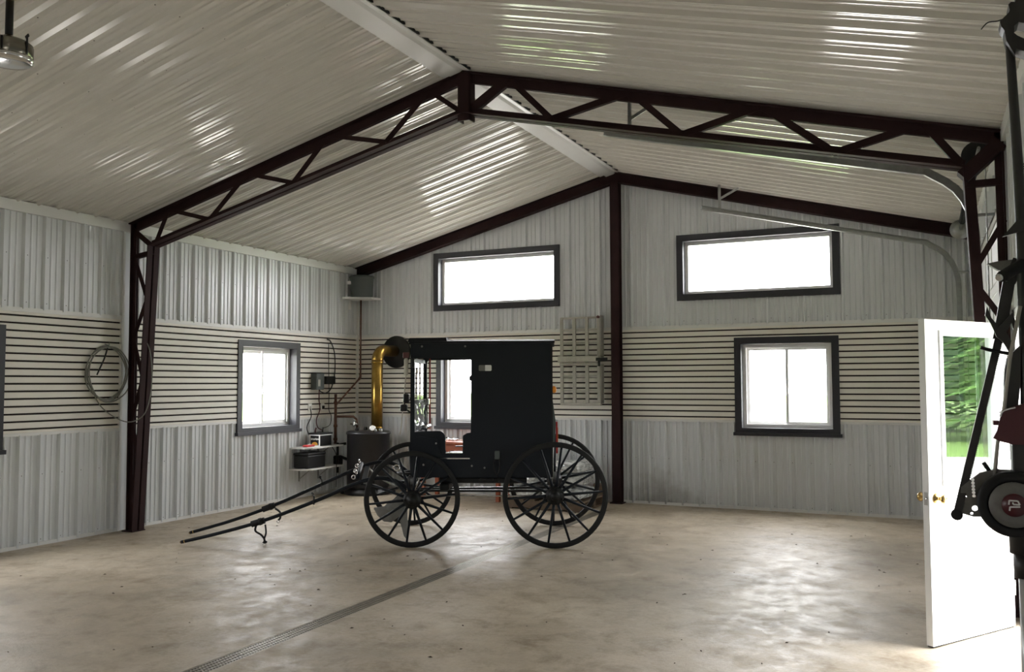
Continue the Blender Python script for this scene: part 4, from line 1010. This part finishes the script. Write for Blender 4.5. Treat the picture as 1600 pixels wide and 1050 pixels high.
# ------------------------------------------------------------------ pallet with wrapped sacks
pa = thing('pallet', (-4.5, 11.0, 0), 'low wooden pallet under plastic-wrapped sacks behind the rear wheels', 'pallet')
px0, px1, py0, py1 = -5.05, -3.97, 10.52, 11.45
for y in (py0, (py0+py1)/2-.04, py1-.08):
    mb = MB(); mb.box(px0, px1, y, y+.08, .02, .11); mb.build('stringer', 'wood', pa)
for k in range(7):
    x = px0+k*(px1-px0-.1)/6; mb = MB(); mb.box(x, x+.10, py0, py1, .11, .13); mb.build('deck_board', 'wood', pa)
for x in (px0, (px0+px1)/2-.05, px1-.1):
    mb = MB(); mb.box(x, x+.10, py0, py1, 0, .02); mb.build('bottom_board', 'wood', pa)
def sack(cx, cy, z0, sx, sy, sz, rz, seed, label):
    rnd = random.Random(seed); mb = MB(); bm = bmesh.new(); bmesh.ops.create_cube(bm, size=2)
    bmesh.ops.subdivide_edges(bm, edges=bm.edges[:], cuts=8, use_grid_fill=True)
    for v in bm.verts:
        p = v.co; k = 6
        ln = (abs(p.x)**k+abs(p.y)**k+abs(p.z)**2.4)**(1/k) or 1
        q = Vector((p.x/ln**.6, p.y/ln**.6, p.z*(1-.28*max(abs(p.x), abs(p.y))**4)))
        j = .05*math.sin(5*p.x+seed)*math.cos(6*p.y+seed*2)+rnd.uniform(-.13, .13)
        q.z += j if p.z > -.9 else 0; q.x += rnd.uniform(-.05, .05); q.y += rnd.uniform(-.05, .05)
        x, y, z = q.x*sx/2, q.y*sy/2, (q.z+1)*sz/2
        v.co = Vector((cx+x*math.cos(rz)-y*math.sin(rz), cy+x*math.sin(rz)+y*math.cos(rz), z0+max(z, 0)))
    mb.frombm(bm, False); o = mb.build('plastic_sack', 'sack', None); o['label'] = label; o['category'] = 'sack'; o['group'] = 'wrapped sacks on the pallet'
sack(-4.82, 10.85, .131, .43, .62, .15, .05, 1, 'lowest crinkled white sack at the left end of the pallet')
sack(-4.82, 10.87, .296, .43, .60, .15, -.08, 2, 'crinkled white sack on top at the left end of the pallet')
sack(-4.28, 10.85, .131, .54, .62, .16, -.04, 3, 'lowest crinkled white sack at the right end of the pallet')
sack(-4.27, 10.86, .306, .52, .60, .15, .07, 4, 'middle crinkled white sack at the right end of the pallet')
sack(-4.26, 10.86, .478, .50, .58, .14, -.1, 5, 'topmost crinkled white sack at the right end of the pallet')
lb = thing('split_log', (-3.98, 11.52, 0), 'short rough brown log beside the pallet near the centre post', 'log')
mb = MB(); rl = random.Random(2); mb.lathe([(.085, .002), (.09, .02), (.083, .12), (.09, .24), (.08, .26)], (-4.10, 11.555, .0), (0, 0, 1), 14); mb.build('trunk', 'wood', lb)

# ------------------------------------------------------------------ hanging fixture at the upper left
LX, LY = -5.30, 3.66
hl = thing('ceiling_fixture', (LX, LY, 3.66), 'dark metal fixture with chrome rim hanging from the ceiling on a rod', 'light')
zt_ = zc(LX)-.03
mb = MB(); mb.lathe([(.02, 0), (.075, -.01), (.07, -.05), (.03, -.075), (.022, -.08)], (LX, LY, zt_), n=20); mb.build('canopy', 'brasskn', hl)
mb = MB(); mb.tube([(LX, LY, zt_-.03), (LX, LY, 3.86)], .024, 12); mb.build('rod', 'blackm', hl)
mb = MB(); mb.lathe([(.026, 3.885), (.038, 3.87), (.046, 3.85), (.115, 3.845), (.142, 3.825), (.145, 3.745), (.135, 3.735), (.001, 3.735)], (LX, LY, 0), n=36); mb.build('housing', 'nickel', hl)
mb = MB(); mb.lathe([(.135, 3.74), (.149, 3.734), (.147, 3.712), (.125, 3.70), (.075, 3.694), (.001, 3.692)], (LX, LY, 0), n=36); mb.build('rim', 'chrome', hl)
for k in range(4):
    a = R(20+90*k); q = Vector((LX+.125*math.cos(a), LY+.125*math.sin(a), 3.835)); mb = MB(); mb.tube([q, q+Vector((0, 0, .03))], .007, 6); mb.beam(q+Vector((-.015, 0, .032)), q+Vector((.015, 0, .045)), .006, .02); mb.build('thumb_screw', 'blackm', hl)
for k in range(6):
    a = R(10+60*k); mb = MB(); mb.beam((LX+.144*math.cos(a), LY+.144*math.sin(a), 3.745), (LX+.144*math.cos(a), LY+.144*math.sin(a), 3.83), .012, .008, up=(math.cos(a), math.sin(a), 0)); mb.build('housing_rib', 'blackm', hl)

# ------------------------------------------------------------------ pole-mounted machine at the right edge
MY = 4.2
mp = at(1602, 900, MY)
mc = thing('belt_machine', (mp.x, MY, 0), 'dark belt-driven machine on a silver pole at the right edge', 'machine')
def A(u, v, dy=0.0):
    p = at(u, v, MY); return p+Vector((0, dy, 0))
mb = MB(); mb.tube([(mp.x, MY, .02), (mp.x, MY, at(1602, 895, MY).z)], .024, 16); mb.build('pole', 'silver', mc)
mb = MB(); mb.lathe([(.20, 0), (.20, .012), (.05, .02), (.04, .05), (.03, .06)], (mp.x+.05, MY, 0), n=24); mb.build('floor_flange', 'grip', mc)
z1_, z2_, z3_ = at(1602, 903, MY).z, at(1602, 865, MY).z, at(1602, 770, MY).z
mb = MB(); mb.tube([(mp.x, MY, z1_), (mp.x, MY, z2_)], .038, 16); mb.tube([(mp.x, MY, z2_), (mp.x, MY, z3_)], .054, 16); mb.build('sleeve', 'grip', mc)
dc = A(1581, 784, -.10); ax = Vector((0, -1, 0))
mb = MB(); mb.lathe([(.125, -.05), (.132, -.04), (.132, .0), (.125, .012), (.098, .012), (.096, .006), (.001, .006)], dc, ax, 40); wh = mb.build('drive_wheel', 'rubber', mc)
mb = MB(); mb.lathe([(.092, .006), (.09, .014), (.05, .016), (.001, .016)], dc, ax, 36); mb.build('face_plate', 'greyring', wh)
mb = MB(); mb.lathe([(.046, .016), (.046, .020), (.001, .021)], dc, ax, 30); mb.build('badge', 'darkred', wh)
mb = MB()
def gl(pts):
    pp = [dc+Vector((a*.001, -.0225, b*.001)) for a, b in pts]
    for a, b in zip(pp, pp[1:]): mb.beam(a, b, .0025, .006, up=(pp[1]-pp[0]).cross(Vector((0, 1, 0))))
gl([(-20, 2), (-18, 20)]); gl([(-18, 19), (12, 18)]); gl([(12, 18), (19, 3)]); gl([(19, 3), (-4, 4)]); gl([(-4, 4), (-6, 12)])
gl([(-18, -22), (-16, -6)]); gl([(-16, -7), (20, -5)])
mb.build('badge_mark', 'white', wh)
# bracket between wheel and belt foot
mb = MB(); ln_ = [A(*q) for q in ((1501, 760), (1530, 738), (1556, 732), (1600, 735), (1604, 775), (1545, 806), (1520, 806), (1500, 800))]
def h_(u, v, r): 
    c = A(u, v); return [(c.x+r*math.cos(t*.785), c.z+r*math.sin(t*.785)) for t in range(8)]
mb.prism([[(q.x, q.z) for q in ln_], h_(1508, 775, .006), h_(1523, 793, .012), h_(1518, 805-4, .006)], lambda a, b, d: Vector((a, d, b)), MY-.03, MY-.01); mb.build('bracket_plate', 'greyring', mc)
mb = MB()
for k in range(6): c = A(1519+k*.4, 748+k*5, -.035); mb.lathe([(.007, 0), (.007, .008)], c, (0, -1, 0), 8)
mb.build('adjuster', 'chrome', mc)
mb = MB(); mb.tube([A(1536, 722, -.02), A(1546, 736, -.02)], .008, 8); mb.build('lever', 'blackm', mc)
# long toothed belt arm
a, b = A(1495, 803, -.02), A(1561, 530, .02); d = (b-a)
mb = MB(); mb.beam(a, b, .030, .030, up=(1, 0, 0))
nrm = Vector((d.z, 0, -d.x)).normalized()
for k in range(90):
    c = a+d*((k+.5)/90)+nrm*.016; mb.beam(c-d*.0025, c+d*.0025, .026, .004, up=nrm)
belt = mb.build('belt_arm', 'grip', mc)
mb = MB(); mb.lathe([(.022, -.02), (.024, 0), (.022, .02)], a, (0, 1, 0), 14); mb.build('belt_end', 'rubber', mc)
mb = MB(); mb.beam(A(1561, 530, .02), A(1577, 440, .03), .035, .045, up=(1, 0, 0)); mb.beam(A(1577, 440, .03), A(1594, 405, .03), .035, .05, up=(1, 0, 0)); mb.build('upper_arm', 'grip', mc)
# claw shaped guide
mb = MB(); mb.prism([[(A(*q).x, A(*q).z) for q in ((1538, 494), (1546, 505), (1556, 527), (1566, 535), (1577, 553), (1582, 540), (1571, 520), (1579, 505), (1583, 518), (1588, 510), (1580, 490), (1560, 512), (1548, 498), (1541, 480))]], lambda a, b, d: Vector((a, d, b)), MY-.05, MY-.02); mb.build('guide_claw', 'grip', mc)
mb = MB(); mb.tube(smooth_path([A(1532, 543, -.03), A(1540, 546, -.03), A(1560, 550, -.02), A(1577, 553, -.02)]), .0075, 8); mb.build('hook_lever', 'blackm', mc)
mb = MB(); mb.tube([A(1592, 480, -.06), A(1576, 560, -.06), A(1567, 640, -.05), A(1558, 690, -.04), A(1553, 745, -.03)], .0075, 8); mb.build('push_rod', 'alum', mc)
mb = MB(); mb.prism([[(A(*q).x, A(*q).z) for q in ((1573, 560), (1569, 580), (1568, 600), (1570, 632), (1575, 645), (1590, 636), (1594, 600), (1594, 540), (1588, 545))]], lambda a, b, d: Vector((a, d, b)), MY-.02, MY+.05); mb.build('guard', 'grip', mc)
# red motor housing
mb = MB(); mb.prism([[(A(*q).x, A(*q).z) for q in ((1560, 655), (1562, 645), (1572, 638), (1605, 628), (1612, 694), (1580, 693), (1560, 688), (1550, 683), (1556, 672))]], lambda a, b, d: Vector((a, d, b)), MY-.07, MY+.07); md_ = mb.build('motor', 'darkred', mc)
mb = MB(); c = A(1554, 660, -.02); mb.bbox(c.x-.008, c.x+.03, c.y-.03, c.y+.03, c.z-.009, c.z+.009, .003); mb.build('motor_lug', 'darkred', md_)
mb = MB(); mb.tube(smooth_path([A(1561, 650, -.075), A(1566, 641, -.075), A(1584, 636, -.075)]), .004, 6); mb.build('motor_trim', 'chrome', md_)
mb = MB(); mb.bbox(A(1580, 700).x, A(1604, 700).x, MY-.05, MY+.05, A(1590, 745).z, A(1590, 692).z, .008); mb.build('motor_neck', 'grip', mc)
# grip and side arm
mb = MB(); mb.tube([A(1562, 437, -.12), A(1600, 412, .0), A(1608, 406, .0)], [.023, .026, .026], 14); mb.build('hand_grip', 'rubber', mc)
mb = MB(); mb.lathe([(.012, 0), (.017, .006), (.013, .012)], A(1559, 438, -.125), A(1562, 437, -.12)-A(1600, 412, .0), 12); mb.build('grip_cap', 'chrome', mc)
mb = MB(); mb.prism([[(A(*q).x, A(*q).z) for q in ((1566, 371), (1590, 364), (1600, 362), (1600, 343), (1588, 346))]], lambda a, b, d: Vector((a, d, b)), MY-.03, MY+.0); mb.build('blade', 'grip', mc)
mb = MB(); mb.prism([[(A(*q).x, A(*q).z) for q in ((1543, 411), (1560, 407), (1588, 404), (1600, 402), (1600, 412), (1575, 424), (1560, 421))]], lambda a, b, d: Vector((a, d, b)), MY+.02, MY+.06); mb.build('pan', 'greyring', mc)
# upper pole and head, hung from the ceiling
pth = [A(1577, 62), A(1584, 160), A(1590, 250), A(1595, 340), A(1598, 400), A(1600, 480), A(1604, 600), A(1605, 700)]
mb = MB(); mb.tube(smooth_path(pth, 3), [.017+.006*min(1, i/12) for i in range(len(smooth_path(pth, 3)))], 12); mb.build('upper_pole', 'grip', mc)
mb = MB(); mb.prism([[(A(*q).x, A(*q).z) for q in ((1561, 40), (1575, 26), (1576, 22), (1574, 14), (1578, 10), (1584, 10), (1588, 4), (1596, 4), (1610, 12), (1610, 46), (1590, 41), (1583, 47), (1583, 58), (1588, 62), (1610, 72), (1610, 90), (1586, 82), (1584, 92), (1571, 70), (1568, 54), (1563, 48))]], lambda a, b, d: Vector((a, d, b)), MY-.05, MY+.05); mb.build('pulley_head', 'grip', mc)
mb = MB(); q = A(1598, 10); mb.tube([q, Vector((q.x, q.y, zc(q.x)-.02))], .03, 12); mb.lathe([(.07, 0), (.07, .012)], (q.x, q.y, zc(q.x)-.03), n=16); mb.build('ceiling_mount', 'grip', mc)
mb = MB(); mb.tube(smooth_path([A(1533, 46), A(1541, 37), A(1548, 34), A(1558, 33), A(1570, 29)]), .0028, 6); mb.build('pull_wire', 'wire', mc)
for k in range(3):
    mb = MB(); mb.tube(smooth_path([A(1596, 258+k*3), A(1602, 256+k*4), A(1612, 262+k*5)]), .003, 6); mb.build('loop_wire', 'wire', mc)

# ------------------------------------------------------------------ outdoors
gr = MB(); gr.box(-150, 150, -150, 150, -.35, -.32); g_ = gr.build('lawn', 'grass', None, kind='structure', label='mown green lawn around the building')
gv = MB(); gv.box(-22, 14.5, -20, 30, -.32, -.31); gv.box(RW+.22, 14.5, -20, 30, -.31, -.03); gv.build('gravel_drive', 'gravel', None, kind='structure', label='pale gravel drive outside the entry door, with gravel added all round the building')  # drive by the door; unseen gravel elsewhere added to cut green bounce indoors
def conifer(x, y, h, r, m, label, seed):
    e = thing('conifer_tree', (x, y, -.32), label, 'tree', group='trees across the drive'); rnd = random.Random(seed)
    mb = MB(); mb.tube([(x, y, -.32), (x, y, h*.5), (x, y, h*.95)], [.16, .1, .02], 8); mb.build('trunk', 'bark', e)
    mb = MB(); mb.lathe([(r*.55, .9), (r*.62, 1.6), (r*.5, h*.35), (r*.28, h*.65), (.02, h*.97)], (x, y, 0), n=14); n = 2200
    for k in range(n):
        t = rnd.random()**.75; z = .6+t*(h-.6); rad = r*(1-t)**.8+.1; a = rnd.uniform(0, 6.283); q = rad*rnd.uniform(.25, 1.0)
        c = Vector((x+q*math.cos(a), y+q*math.sin(a), z-.25*q)); d = Vector((math.cos(a), math.sin(a), -.35)).normalized(); s = d.cross(Vector((0, 0, 1))).normalized()
        l_ = rnd.uniform(.35, .75); w_ = rnd.uniform(.12, .26)
        mb.add([c-d*l_*.5, c+s*w_+Vector((0, 0, -.06)), c+d*l_, c-s*w_+Vector((0, 0, -.06))], [(0, 1, 2), (0, 2, 3)])
    mb.build('foliage', m, e, kind='stuff')
for k, (x, y, h, r, m, lab) in enumerate([(25, 12.5, 11, 2.9, 'leaf', 'dark spruce nearest the gravel in the door reflection'), (31, 19.5, 13, 3.1, 'leaf', 'tall dark spruce second along the drive'), (24.5, 19.5, 9, 2.6, 'leaf2', 'bright green young conifer beside the drive'), (32, 12.5, 14, 3.4, 'leaf2', 'broad bright green conifer farther back'), (39, 20, 15, 3.8, 'leaf', 'tallest dark spruce at the back of the lawn'), (29, 5.5, 12, 3.2, 'leaf', 'dark spruce at the near end of the row'), (36, 28, 14, 3.6, 'leaf2', 'bright green conifer at the far end of the row'), (28, 27, 11, 3.2, 'leaf', 'dark spruce at the far end of the row'), (40.5, 11.5, 16, 3.8, 'leaf', 'dark spruce behind the broad bright conifer'), (50, 17, 18, 4.5, 'leaf2', 'farthest bright conifer closing the gap between two spruces'), (47, 25.5, 17, 4.6, 'leaf', 'farthest dark spruce toward the far end'), (36.5, 4.5, 15, 3.9, 'leaf2', 'bright conifer behind the near end of the row'), (45, 34, 17, 4.6, 'leaf2', 'farthest bright conifer at the far end'), (32.5, 34.5, 14, 3.9, 'leaf', 'last dark spruce along the drive')]):
    conifer(x, y, h, r, m, lab, k)
